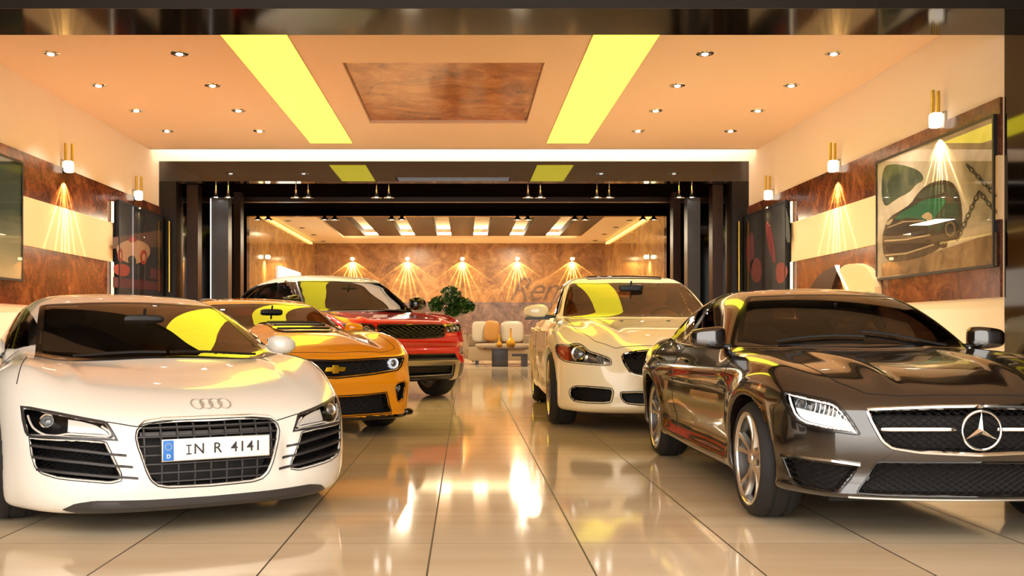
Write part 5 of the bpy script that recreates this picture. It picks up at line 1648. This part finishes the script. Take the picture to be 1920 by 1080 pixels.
# ================================================================ yellow muscle coupe, cream saloon, red compact off-roader
def yellow_spec():
    return dict(name='muscle_car', label='orange-yellow muscle coupe car with gold cross emblem in a black slot grille, left middle',
        pos=(-1.185, 9.3), yaw=28, scale=1.0, L=4.84, H=1.40, axles=(0.95, 3.80), wheel_r=0.355, arch_r=0.395, flare=0.035,
        front_plan=[(0, 0), (0.3, 0.01), (0.55, 0.045), (0.72, 0.11), (0.84, 0.22), (0.91, 0.38), (0.96, 0.7), (1.0, 1.1)],
        front_prof=[(0.08, 0.10), (0.18, 0.03), (0.3, 0.01), (0.5, 0.0), (0.65, 0.02), (0.75, 0.06), (0.82, 0.13), (0.9, 0.25)],
        rear_plan=[(0, 4.84), (0.5, 4.81), (0.75, 4.72), (0.92, 4.4)], rear_prof=[(0.2, -0.1), (0.5, 0), (0.9, -0.02), (1.05, -0.1)],
        side_plan=[(0, 0.82), (0.4, 0.91), (0.95, 0.955), (1.6, 0.93), (2.5, 0.93), (3.2, 0.955), (3.8, 0.97), (4.4, 0.93), (4.84, 0.85)],
        side_prof=[(0.1, -0.06), (0.25, -0.03), (0.45, -0.01), (0.6, 0.0), (0.75, 0.0), (0.85, -0.02), (0.93, -0.06), (1.0, -0.12), (1.1, -0.2)],
        top=[(0, 0.80), (0.15, 0.83), (0.5, 0.90), (0.95, 0.96), (1.45, 1.0), (2.0, 1.01), (3.0, 1.02), (4.2, 1.04), (4.84, 1.02)],
        top_drop=[(0, 0.05), (0.6, 0.02), (1.4, 0.02), (5, 0.05)],
        bottom=[(0, 0.15), (0.6, 0.15), (2, 0.16), (4.8, 0.25)],
        roof=[(1.1, 0.80), (1.5, 0.98), (1.85, 1.13), (2.2, 1.27), (2.55, 1.345), (2.95, 1.36), (3.5, 1.29), (4.0, 1.13), (4.5, 0.97)],
        roof_curve=[(1.4, 0.26), (2.2, 0.18), (2.9, 0.0), (3.6, -0.12), (4.4, -0.2)], crown=0.08,
        green_z=[(0.9, 0.83), (1.05, 0.76), (1.15, 0.70), (1.28, 0.63), (1.38, 0.55)], green_y=[(1.2, 0.0), (2.5, 0.01), (3.5, -0.04), (4.5, -0.14)],
        belt=1.0, k=dict(st=0.08, f=0.08, r=0.12, g=0.08, u=0.04),
        cabin=dict(floor=0.35, front=1.65, cowl=0.98, rear=3.6, half=0.74))
def cream_spec():
    return dict(name='saloon_car', label='cream four-door saloon car with oval mesh grille and amber-edged headlight, right middle',
        pos=(1.92, 9.7), yaw=-1, scale=1.15, L=4.96, H=1.48, axles=(0.90, 3.81), wheel_r=0.335, arch_r=0.372, flare=0.022,
        front_plan=[(0, 0), (0.25, 0.015), (0.5, 0.075), (0.68, 0.19), (0.80, 0.33), (0.88, 0.5), (0.94, 0.85), (1.0, 1.3)],
        front_prof=[(0.1, 0.12), (0.2, 0.03), (0.35, 0.0), (0.5, 0.01), (0.62, 0.03), (0.72, 0.07), (0.80, 0.14), (0.9, 0.26)],
        rear_plan=[(0, 4.96), (0.5, 4.92), (0.75, 4.8), (0.9, 4.5)], rear_prof=[(0.2, -0.1), (0.5, 0), (0.9, -0.02), (1.05, -0.1)],
        side_plan=[(0, 0.80), (0.4, 0.88), (0.9, 0.92), (1.5, 0.915), (2.5, 0.93), (3.2, 0.935), (3.8, 0.93), (4.5, 0.90), (4.96, 0.82)],
        side_prof=[(0.15, -0.07), (0.25, -0.03), (0.4, -0.01), (0.55, 0.0), (0.7, 0.0), (0.82, -0.02), (0.92, -0.06), (1.0, -0.11), (1.1, -0.18)],
        top=[(0, 0.72), (0.15, 0.765), (0.45, 0.85), (0.9, 0.925), (1.4, 0.98), (2.0, 1.0), (3.0, 1.01), (4.2, 1.06), (4.96, 1.04)],
        top_drop=[(0, 0.08), (0.6, 0.04), (1.4, 0.02), (5, 0.05)],
        bottom=[(0, 0.16), (0.6, 0.16), (2, 0.17), (4.9, 0.25)],
        roof=[(1.0, 0.80), (1.4, 0.98), (1.8, 1.17), (2.15, 1.325), (2.45, 1.42), (2.85, 1.46), (3.4, 1.435), (3.9, 1.33), (4.4, 1.14), (4.8, 1.0)],
        roof_curve=[(1.3, 0.28), (2.0, 0.20), (2.8, 0.0), (3.6, -0.12), (4.4, -0.2)], crown=0.08,
        green_z=[(0.9, 0.82), (1.0, 0.79), (1.15, 0.73), (1.3, 0.655), (1.45, 0.56)], green_y=[(1.2, 0.0), (2.5, 0.02), (3.5, -0.0), (4.5, -0.1)],
        belt=0.98, k=dict(st=0.14, f=0.14, r=0.12, g=0.10, u=0.05),
        cabin=dict(floor=0.35, front=1.6, cowl=0.97, rear=3.85, half=0.74))
def red_spec():
    return dict(name='suv_car', label='red compact off-road car with white roof and skid plate, behind the orange-yellow coupe',
        pos=(-0.70, 14.1), yaw=33, scale=1.16, L=4.37, H=1.64, axles=(0.87, 3.53), wheel_r=0.37, arch_r=0.41, flare=0.02,
        front_plan=[(0, 0), (0.3, 0.012), (0.55, 0.05), (0.72, 0.12), (0.84, 0.23), (0.91, 0.38), (0.96, 0.7), (1.0, 1.1)],
        front_prof=[(0.15, 0.16), (0.28, 0.05), (0.4, 0.0), (0.55, 0.0), (0.75, 0.01), (0.88, 0.04), (0.95, 0.09), (1.02, 0.18)],
        rear_plan=[(0, 4.37), (0.5, 4.34), (0.75, 4.26), (0.92, 4.0)], rear_prof=[(0.2, -0.1), (0.5, 0), (1.0, -0.02), (1.2, -0.08)],
        side_plan=[(0, 0.84), (0.4, 0.92), (0.87, 0.955), (1.6, 0.94), (2.5, 0.945), (3.2, 0.955), (3.6, 0.96), (4.0, 0.94), (4.37, 0.88)],
        side_prof=[(0.15, -0.06), (0.3, -0.02), (0.5, -0.0), (0.7, 0.0), (0.9, 0.0), (1.0, -0.02), (1.08, -0.06), (1.15, -0.11), (1.25, -0.18)],
        top=[(0, 0.95), (0.15, 0.98), (0.5, 1.02), (0.9, 1.06), (1.3, 1.09), (2.0, 1.12), (3.0, 1.18), (4.0, 1.22), (4.37, 1.2)],
        top_drop=[(0, 0.04), (0.6, 0.0), (1.4, 0.02), (5, 0.05)],
        bottom=[(0, 0.27), (0.6, 0.22), (2, 0.22), (4.3, 0.3)],
        roof=[(0.85, 0.90), (1.2, 1.08), (1.5, 1.26), (1.8, 1.43), (2.05, 1.555), (2.4, 1.615), (3.0, 1.60), (3.6, 1.54), (4.0, 1.44), (4.25, 1.2), (4.4, 0.9)],
        roof_curve=[(1.2, 0.22), (2.0, 0.15), (2.8, 0.0), (3.6, -0.1), (4.3, -0.1)], crown=0.06,
        green_z=[(1.0, 0.86), (1.15, 0.82), (1.3, 0.765), (1.45, 0.70), (1.6, 0.62)], green_y=[(1.2, 0.0), (2.5, 0.01), (3.5, -0.02), (4.4, -0.08)],
        belt=1.1, k=dict(st=0.09, f=0.10, r=0.12, g=0.08, u=0.04),
        cabin=dict(floor=0.4, front=1.5, cowl=1.08, rear=3.7, half=0.76))
PAINT_YELLOW = mat('paint_orange', srgb(245, 158, 12), 0.22, 0.0, 1.0)
PAINT_CREAM = mat('paint_cream', srgb(252, 238, 198), 0.24, 0.0, 0.9)
PAINT_RED = mat('paint_red', srgb(200, 10, 20), 0.25, 0.1, 1.0)
PAINT_ROOF = mat('paint_roof_white', srgb(225, 222, 215), 0.25, 0.0, 0.8)
GOLD = mat('gold_emblem', srgb(225, 175, 40), 0.25, 0.8)


HALO = mat('halo_ring', srgb(235, 235, 235), 0.3, emit=(0.9, 0.97, 1.0, 1), es=0.6)


def yellow_coupe():
    sp = yellow_spec()
    sp['top_mod'] = lambda b, y: (1 / (1 + np.exp((b - 0.40) / 0.03)) * (0.03 * np.clip((y - 0.15) * 1.6, 0, 1) + 0.05 / (1 + np.exp((0.98 - y) / 0.06))) * np.clip((1.55 - y) * 4, 0, 1)
                                  + 0.035 * bump(b, 0.84, 0.13) * bump(y, 0.95, 0.6) - 0.02 * bump(b, 0.58, 0.1) * np.clip((1.4 - y) * 3, 0, 1))
    sp['side_mod'] = lambda y, z: 0.035 * bump(y, 3.75, 0.6) * bump(z, 0.85, 0.2) - 0.025 * bump(z, 0.45, 0.12) * np.clip((y - 1.5) * 3, 0, 1) * np.clip((3.2 - y) * 3, 0, 1)
    sp['front_mod'] = lambda b, z: -0.03 * bump(z, 0.75, 0.04) - 0.02 * bump(z, 0.50, 0.05) + 0.015 * bump(z, 0.64, 0.07) - 0.05 * bump(z, 0.16, 0.03)
    c = Car(sp); K = PAINT_YELLOW
    slot = symm([(0, 0.715), (-0.35, 0.728), (-0.60, 0.736), (-0.74, 0.742), (-0.75, 0.72), (-0.72, 0.655), (-0.66, 0.612), (-0.34, 0.577), (0, 0.553)])
    low = symm([(0, 0.39), (-0.30, 0.395), (-0.52, 0.41), (-0.555, 0.30), (-0.585, 0.205), (0, 0.195)])
    fog = smooth_poly([(0.61, 0.49), (0.76, 0.512), (0.75, 0.40), (0.72, 0.32), (0.65, 0.30), (0.63, 0.38)], 1)
    c.holes = [('front', offset_poly(slot, 0.012), 0.12, 1.3), ('front', offset_poly(low, 0.012), 0.13, 1.3), ('front', offset_poly(fog, 0.010), 0.09, 1.3)]
    ws = full([(0.0, 1.40), (0.35, 1.43), (0.60, 1.50), (0.70, 1.60), (0.655, 1.90), (0.615, 2.15), (0.58, 2.34), (0.3, 2.27), (0.0, 2.25)])
    rw = full([(0.0, 3.45), (0.45, 3.43), (0.52, 3.6), (0.55, 4.1), (0.45, 4.2), (0.0, 4.22)])
    swd = smooth_poly([(1.75, 1.01), (2.05, 1.15), (2.4, 1.265), (2.8, 1.30), (3.25, 1.255), (3.45, 1.13), (3.4, 1.03), (2.6, 1.01)], 1)
    glaze(c, ws, rw, [swd], GL_GREY, GL_GREY)
    sp['part_mats'] = {'front_splitter': M['gloss']}
    reg = [('hood', 'top', [(0, 0.09), (0.5, 0.13), (0.70, 0.25), (0.74, 0.7), (0.74, 1.5), (0, 1.42)], lambda C, N: (N[:, 2] > 0.3) & (C[:, 1] < 1.55) & (C[:, 2] > 0.7)),
           ('front_splitter', 'front', [(0, 0.185), (1.0, 0.195), (1.0, 0.05), (0, 0.05)], lambda C, N: C[:, 1] < 0.6),
           ('front_bumper', 'front', [(0, 0.74), (1.0, 0.745), (1, 0.1), (0, 0.1)], lambda C, N: C[:, 1] < 0.5),
           ('door', 'side', [(1.5, 0.3), (1.45, 0.6), (1.5, 1.0), (2.95, 1.02), (3.0, 0.6), (2.8, 0.3)], lambda C, N: np.abs(C[:, 0]) > 0.7),
           ('roof_panel', 'top', [(0, 2.2), (0.58, 2.3), (0.55, 3.45), (0, 3.45)], lambda C, N: (C[:, 2] > 1.2) & (N[:, 2] > 0.6))]
    c.shell(0.018, reg, K, M['lining'])
    panes(c, 0.02, 0.03)
    side_seams(c, [[(1.5, 0.3), (1.45, 0.6), (1.5, 1.0)], [(2.95, 1.02), (3.0, 0.6), (2.8, 0.3)]])
    hood_seam(c, [(0, 0.09), (0.5, 0.13), (0.70, 0.25), (0.74, 0.7), (0.74, 1.5)])
    vent = full([(0, 0.80), (0.22, 0.80), (0.30, 0.9), (0.33, 1.36), (0.0, 1.38)])
    v = c.patch('hood_vent', 'top', vent, M['gloss'], off=0.012, thick=0.016, step=0.04)
    for k in range(4):
        c.tube('vent_louvre', 'top', [(-0.27, 0.93 + 0.11 * k), (0.27, 0.93 + 0.11 * k)], 0.008, M['trim'], 0.014, parent=v)
    g = opening(c, 'grille', slot, 0.09, (0.035, 0.003, 0.04, (0.7, -0.7)), M['gloss'], 0.008)
    P = c.on('front', [(0, 0.635)])[0]
    t = [(-0.105, -0.020), (-0.088, 0.020), (-0.032, 0.020), (-0.030, 0.038), (0.030, 0.038), (0.032, 0.020), (0.105, 0.020), (0.088, -0.020), (0.032, -0.020), (0.030, -0.038), (-0.030, -0.038), (-0.032, -0.020)]
    MB().prism(t, P[1] - 0.012, P[1] + 0.006, Matrix.Translation((0, 0, 0.635))).build('cross_emblem', GOLD, c.root, bevel=0.004)
    for fx in (True, False):
        e = empty('headlight', (0, 0, 0), 0, 1, c.root)
        projector(c, e, (0.635, 0.678), 0.046, fx, 0.02, HALO)
        lens = [(0.50, 0.615), (0.52, 0.728), (0.735, 0.735), (0.71, 0.66), (0.65, 0.62)]
        c.patch('lamp_lens', 'front', lens, LENS, off=-0.004, flipx=fx, parent=e)
        it = opening(c, 'fog_recess', fog, 0.07, None, M['trim'], 0.003, fx)
        projector(c, it, (0.695, 0.43), 0.028, fx, 0.05)
        # upturned splitter end
        P = c.on('front', [(0.80 * (-1 if fx else 1), 0.20)])[0]
        MB().superell((P[0], P[1], 0.205), (0.055, 0.07, 0.035), 3).build('splitter_end', M['gloss'], c.root, smooth=True)
    opening(c, 'lower_intake', low, 0.11, (0.04, 0.003, 0.05, (0.7, -0.7)), M['trim'], 0.005)
    underbody(c, 0.14, 0.35)
    wheels(c, 0.355, 0.262, 0.27, 0.945, 5, M['rim_dark'], True, 0.04)
    side_mirror(c, 0.93, 1.90, 1.02, K, M, 0.11, 0.07, 0.055, 0.06)
    interior(c, M, [(2.2, 0.42, (-0.37, 0.37)), (3.0, 0.48, (-0.33, 0.33))], 1, 1.82, 0.98, 0.66, (0, 1.98, 1.19))
    handles(c, [2.75], 0.86, K)
    return c


def cream_saloon():
    sp = cream_spec()
    sp['top_mod'] = lambda b, y: (0.028 * bump(b, 0.34 + 0.22 * np.clip(y / 1.4, 0, 1), 0.09) * np.clip((1.5 - y) * 2, 0, 1) * np.clip((y - 0.05) * 4, 0, 1)
                                  + 0.03 * bump(b, 0.82, 0.14) * bump(y, 0.9, 0.6))
    sp['side_mod'] = lambda y, z: 0.015 * bump(z, 0.85, 0.05) * np.clip((y - 1) * 2, 0, 1) + 0.02 * bump(y, 3.8, 0.6) * bump(z, 0.8, 0.2) - 0.02 * bump(z, 0.36, 0.08) * np.clip((y - 1.3) * 3, 0, 1) * np.clip((3.3 - y) * 3, 0, 1)
    sp['front_mod'] = lambda b, z: -0.05 * bump(b, 0, 0.38) * bump(z, 0.6, 0.14) + 0.03 * bump(b, 0.42, 0.09) * bump(z, 0.62, 0.12) - 0.02 * bump(z, 0.2, 0.04)
    c = Car(sp); K = PAINT_CREAM
    j = lambda *p: [(960 + x / 3.273, 490 + y / 3.273) for x, y in p]
    lamp = smooth_poly(c.px2(j((262, 512), (300, 505), (345, 516), (370, 503), (410, 500), (445, 520), (470, 548), (530, 566), (600, 590), (615, 612), (614, 640), (560, 642), (440, 632), (340, 622), (290, 600), (268, 560)), 'front'), 1)
    grille = smooth_poly(symm([(0, 0.705), (-0.2, 0.70), (-0.33, 0.672), (-0.365, 0.65), (-0.34, 0.58), (-0.30, 0.51), (-0.22, 0.482), (0, 0.475)]), 1)
    vent = smooth_poly([(0.785, 0.33), (0.76, 0.375), (0.71, 0.392), (0.46, 0.383), (0.425, 0.36), (0.44, 0.28), (0.455, 0.247), (0.70, 0.245), (0.76, 0.262)], 1)
    low = smooth_poly(symm([(0, 0.352), (-0.36, 0.352), (-0.385, 0.34), (-0.36, 0.27), (-0.30, 0.24), (0, 0.236)]), 1)
    c.holes = [('front', offset_poly(lamp, 0.015), 0.11, 1.3), ('front', offset_poly(grille, 0.012), 0.12, 1.3), ('front', offset_poly(vent, 0.012), 0.10, 1.3), ('front', offset_poly(low, 0.012), 0.12, 1.3)]
    ws = full([(0.0, 1.40), (0.35, 1.44), (0.62, 1.53), (0.73, 1.66), (0.69, 1.92), (0.635, 2.2), (0.595, 2.37), (0.3, 2.27), (0.0, 2.24)])
    rw = full([(0.0, 3.65), (0.5, 3.62), (0.58, 3.8), (0.60, 4.2), (0.5, 4.38), (0.0, 4.42)])
    sf = smooth_poly([(1.72, 1.0), (2.0, 1.16), (2.35, 1.31), (2.7, 1.37), (2.92, 1.375), (2.92, 1.01), (2.3, 0.995)], 1)
    sr = smooth_poly([(2.99, 1.375), (3.4, 1.35), (3.8, 1.25), (4.12, 1.10), (4.0, 1.045), (3.4, 1.02), (2.99, 1.01)], 1)
    glaze(c, ws, rw, [sf, sr], GL_CLEAR, GL_CLEAR)
    reg = [('hood', 'top', [(0, 0.12), (0.4, 0.14), (0.56, 0.28), (0.70, 0.6), (0.72, 1.0), (0.73, 1.55), (0, 1.40)], lambda C, N: (N[:, 2] > 0.3) & (C[:, 1] < 1.6) & (C[:, 2] > 0.66)),
           ('front_bumper', 'front', [(0, 0.72), (0.4, 0.70), (0.5, 0.62), (1, 0.56), (1, 0.1), (0, 0.1)], lambda C, N: C[:, 1] < 0.5),
           ('front_door', 'side', [(1.42, 0.3), (1.38, 0.6), (1.45, 0.98), (2.94, 1.0), (2.93, 0.3)], lambda C, N: np.abs(C[:, 0]) > 0.7),
           ('rear_door', 'side', [(2.94, 0.3), (2.95, 1.0), (4.05, 1.03), (3.65, 0.8), (3.4, 0.6), (3.3, 0.3)], lambda C, N: np.abs(C[:, 0]) > 0.7),
           ('roof_panel', 'top', [(0, 2.2), (0.6, 2.33), (0.6, 3.6), (0, 3.6)], lambda C, N: (C[:, 2] > 1.25) & (N[:, 2] > 0.6))]
    c.shell(0.0175, reg, K, M['lining'])
    panes(c, 0.018, 0.022)
    side_seams(c, [[(1.42, 0.3), (1.38, 0.6), (1.45, 0.98)], [(2.94, 0.3), (2.95, 1.0)], [(3.3, 0.3), (3.4, 0.6), (3.65, 0.8), (4.05, 1.03)]])
    hood_seam(c, [(0, 0.12), (0.4, 0.14), (0.56, 0.28), (0.70, 0.6), (0.72, 1.0), (0.73, 1.5)])
    c.patch('sunroof', 'top', full([(0, 2.42), (0.40, 2.46), (0.42, 3.3), (0, 3.3)]), M['gloss'], off=0.012, thick=0.02, step=0.06)
    g = opening(c, 'grille', grille, 0.08, (0.026, 0.0032, 0.02, (0.6, -0.6)), M['chrome'], 0.009)
    opening(c, 'lower_intake', low, 0.10, None, M['trim'], 0.004)
    for fx in (True, False):
        e = empty('headlight', (0, 0, 0), 0, 1, c.root)
        c.patch('lamp_back', 'front', offset_poly(lamp, 0.006), M['reflector'], off=-0.06, flipx=fx, parent=e)
        cx = c.px2(j((400, 560), (540, 596), (350, 560)), 'front')
        projector(c, e, cx[0], 0.062, fx, 0.022)
        projector(c, e, cx[1], 0.036, fx, 0.022)
        am = clip_poly(offset_poly(lamp, 0.012), lambda p: p[0] > cx[2][0] + 0.005)
        c.patch('indicator', 'front', am, M['amber'], off=-0.004, thick=0.03, flipx=fx, parent=e)
        c.patch('lamp_lens', 'front', lamp, LENS, off=0.001, flipx=fx, parent=e)
        c.patch('lamp_bezel', 'front', lamp, M['grille'], off=0.0025, hole=offset_poly(lamp, 0.006), flipx=fx, parent=e)
        opening(c, 'side_vent', vent, 0.09, (0.03, 0.003, 0.03, (0.6, -0.6)), M['trim'], 0.004, fx)
        o = MB().superell((0, 0, 0), (0.02, 0.035, 0.008), 2.5).build('washer_jet', M['trim'], c.root, smooth=True)
        o.location = c.on('top', [((-1 if fx else 1) * 0.22, 1.12)])[0]
    underbody(c, 0.15, 0.36)
    wheels(c, 0.335, 0.25, 0.25, 0.925, 7, None, False, 0.05)
    side_mirror(c, 0.99, 1.80, 1.055, K, M, 0.125, 0.07, 0.068, 0.10)
    for sd in (-1, 1): MB().box(-0.13, 0.12, -0.05, 0.05, -0.085, -0.06).build('mirror_base', M['trim'], c.root, bevel=0.01).location = (sd * 0.97, 1.80, 1.055)
    interior(c, M, [(2.25, 0.45, (-0.37, 0.37)), (3.15, 0.48, (-0.35, 0.35))], 1, 1.80, 0.96, 0.66, (0, 2.02, 1.30), M['interior_tan'])
    handles(c, [2.62, 3.55], 0.88, K)
    return c


def red_suv():
    sp = red_spec()
    sp['top_mod'] = lambda b, y: 0.02 * bump(b, 0.55, 0.06) * np.clip((1.3 - y) * 3, 0, 1) * np.clip((y - 0.1) * 4, 0, 1) + 0.02 * bump(b, 0.85, 0.12) * bump(y, 0.9, 0.6)
    sp['side_mod'] = lambda y, z: 0.02 * bump(z, 0.95, 0.05) + 0.02 * bump(z, 0.35, 0.06) - 0.02 * bump(z, 0.5, 0.06) * np.clip((y - 1.3) * 3, 0, 1) * np.clip((3.1 - y) * 3, 0, 1)
    sp['front_mod'] = lambda b, z: -0.02 * bump(z, 0.72, 0.04) + 0.02 * bump(z, 0.65, 0.03) - 0.02 * bump(z, 0.46, 0.06)
    c = Car(sp); K = PAINT_RED
    grille = smooth_poly(symm([(0, 0.918), (-0.43, 0.922), (-0.475, 0.90), (-0.44, 0.80), (-0.40, 0.77), (0, 0.755)]), 1)
    lamp = smooth_poly([(0.495, 0.928), (0.62, 0.934), (0.78, 0.935), (0.84, 0.93), (0.80, 0.86), (0.72, 0.83), (0.465, 0.815)], 1)
    low = symm([(0, 0.43), (-0.56, 0.43), (-0.575, 0.31), (0, 0.30)])
    mid = symm([(0, 0.555), (-0.60, 0.555), (-0.64, 0.50), (0, 0.498)])
    fog = smooth_poly([(0.70, 0.62), (0.82, 0.66), (0.83, 0.56), (0.72, 0.53)], 1)
    c.holes = [('front', offset_poly(grille, 0.012), 0.10, 1.2), ('front', offset_poly(lamp, 0.014), 0.08, 1.2), ('front', offset_poly(low, 0.014), 0.06, 1.2), ('front', offset_poly(mid, 0.014), 0.05, 1.2), ('front', offset_poly(fog, 0.012), 0.05, 1.2)]
    ws = full([(0.0, 1.19), (0.4, 1.22), (0.68, 1.32), (0.78, 1.42), (0.74, 1.70), (0.70, 1.92), (0.66, 2.06), (0.3, 1.98), (0.0, 1.96)])
    rw = full([(0.0, 4.06), (0.6, 4.04), (0.64, 4.10), (0.66, 4.22), (0.0, 4.24)])
    s1 = smooth_poly([(1.50, 1.13), (1.75, 1.30), (2.05, 1.47), (2.2, 1.51), (2.42, 1.52), (2.42, 1.15)], 1)
    s2 = smooth_poly([(2.48, 1.52), (3.05, 1.50), (3.25, 1.48), (3.25, 1.21), (2.48, 1.155)], 1)
    s3 = smooth_poly([(3.32, 1.475), (3.7, 1.44), (3.85, 1.40), (3.8, 1.25), (3.32, 1.215)], 1)
    glaze(c, ws, rw, [s1, s2, s3], GL_DARK, GL_DARK)
    sp['part_mats'] = {'roof_panel': PAINT_ROOF, 'pillar': M['gloss'], 'lower_cladding': M['trim']}
    reg = [('roof_panel', 'top', [(0, 1.9), (1, 1.9), (1, 4.37), (0, 4.37)], lambda C, N: (C[:, 2] > 1.50) & (N[:, 2] > 0.42)),
           ('hood', 'top', [(0, 0.11), (0.5, 0.13), (0.80, 0.22), (0.86, 0.7), (0.86, 1.25), (0, 1.19)], lambda C, N: (N[:, 2] > 0.3) & (C[:, 1] < 1.3) & (C[:, 2] > 0.85)),
           ('pillar', 'top', [(0, 1.15), (1.1, 1.15), (1.1, 4.4), (0, 4.4)], lambda C, N: C[:, 2] > 1.135 + 0.03 * np.clip(C[:, 1] - 1.3, 0, 4)),
           ('lower_cladding', 'front', [(0, 0.57), (0.60, 0.57), (0.68, 0.46), (1.1, 0.36), (1.1, 0.1), (0, 0.1)], lambda C, N: C[:, 1] < 0.6),
           ('front_bumper', 'front', [(0, 0.94), (1, 0.94), (1, 0.3), (0, 0.3)], lambda C, N: C[:, 1] < 0.45),
           ('door', 'side', [(1.35, 0.4), (1.33, 0.7), (1.4, 1.13), (2.45, 1.15), (2.45, 0.4)], lambda C, N: np.abs(C[:, 0]) > 0.7),
           ('door', 'side', [(2.45, 0.4), (2.45, 1.15), (3.4, 1.18), (3.25, 0.8), (3.05, 0.4)], lambda C, N: np.abs(C[:, 0]) > 0.7)]
    c.shell(0.02, reg, K, M['lining'])
    panes(c, 0.02, 0.03)
    side_seams(c, [[(1.35, 0.4), (1.33, 0.7), (1.4, 1.13)], [(2.45, 0.4), (2.45, 1.15)], [(3.4, 1.18), (3.25, 0.8), (3.05, 0.4)]])
    hood_seam(c, [(0.0, 0.11), (0.5, 0.13), (0.80, 0.22), (0.86, 0.5)])
    opening(c, 'grille', grille, 0.07, (0.04, 0.006, 0.01, (0.5, -0.5)), M['gloss'], 0.012)
    opening(c, 'lower_intake', low, 0.05, (0.05, 0.004, 0.01, (0.0,)), M['satin'], 0.004)
    opening(c, 'middle_intake', mid, 0.04, None, M['trim'], 0.004)
    sk = symm([(0, 0.485), (-0.62, 0.485), (-0.66, 0.47), (-0.68, 0.25), (-0.60, 0.25), (-0.585, 0.44), (0, 0.44)])
    c.patch('skid_plate', 'front', sk, M['satin'], off=0.018, thick=0.03, step=0.03)
    for fx in (True, False):
        e = empty('headlight', (0, 0, 0), 0, 1, c.root)
        c.patch('lamp_back', 'front', offset_poly(lamp, 0.006), M['reflector'], off=-0.05, flipx=fx, parent=e)
        projector(c, e, (0.60, 0.878), 0.036, fx, 0.02); projector(c, e, (0.70, 0.885), 0.03, fx, 0.02)
        c.patch('lamp_lens', 'front', lamp, LENS, off=0.001, flipx=fx, parent=e)
        c.patch('lamp_bezel', 'front', lamp, M['trim'], off=0.0025, hole=offset_poly(lamp, 0.008), flipx=fx, parent=e)
        it = opening(c, 'fog_recess', fog, 0.045, None, M['satin'], 0.007, fx)
        projector(c, it, (0.77, 0.60), 0.026, fx, 0.02)
    underbody(c, 0.22, 0.45)
    wheels(c, 0.37, 0.26, 0.26, 0.945, 5, M['rim_dark'], True, 0.04)
    side_mirror(c, 0.93, 1.52, 1.215, M['gloss'], M, 0.125, 0.075, 0.09, 0.10)
    interior(c, M, [(2.0, 0.55, (-0.37, 0.37)), (2.9, 0.6, (-0.35, 0.35))], 1, 1.55, 1.08, 0.68, (0, 1.78, 1.40))
    wipers(c, [((-0.55, 1.27), (0.0, 1.22)), ((0.05, 1.22), (0.6, 1.29))])
    handles(c, [2.25, 3.05], 0.98, K)
    return c


car_yellow = yellow_coupe()
car_cream = cream_saloon()
car_red = red_suv()
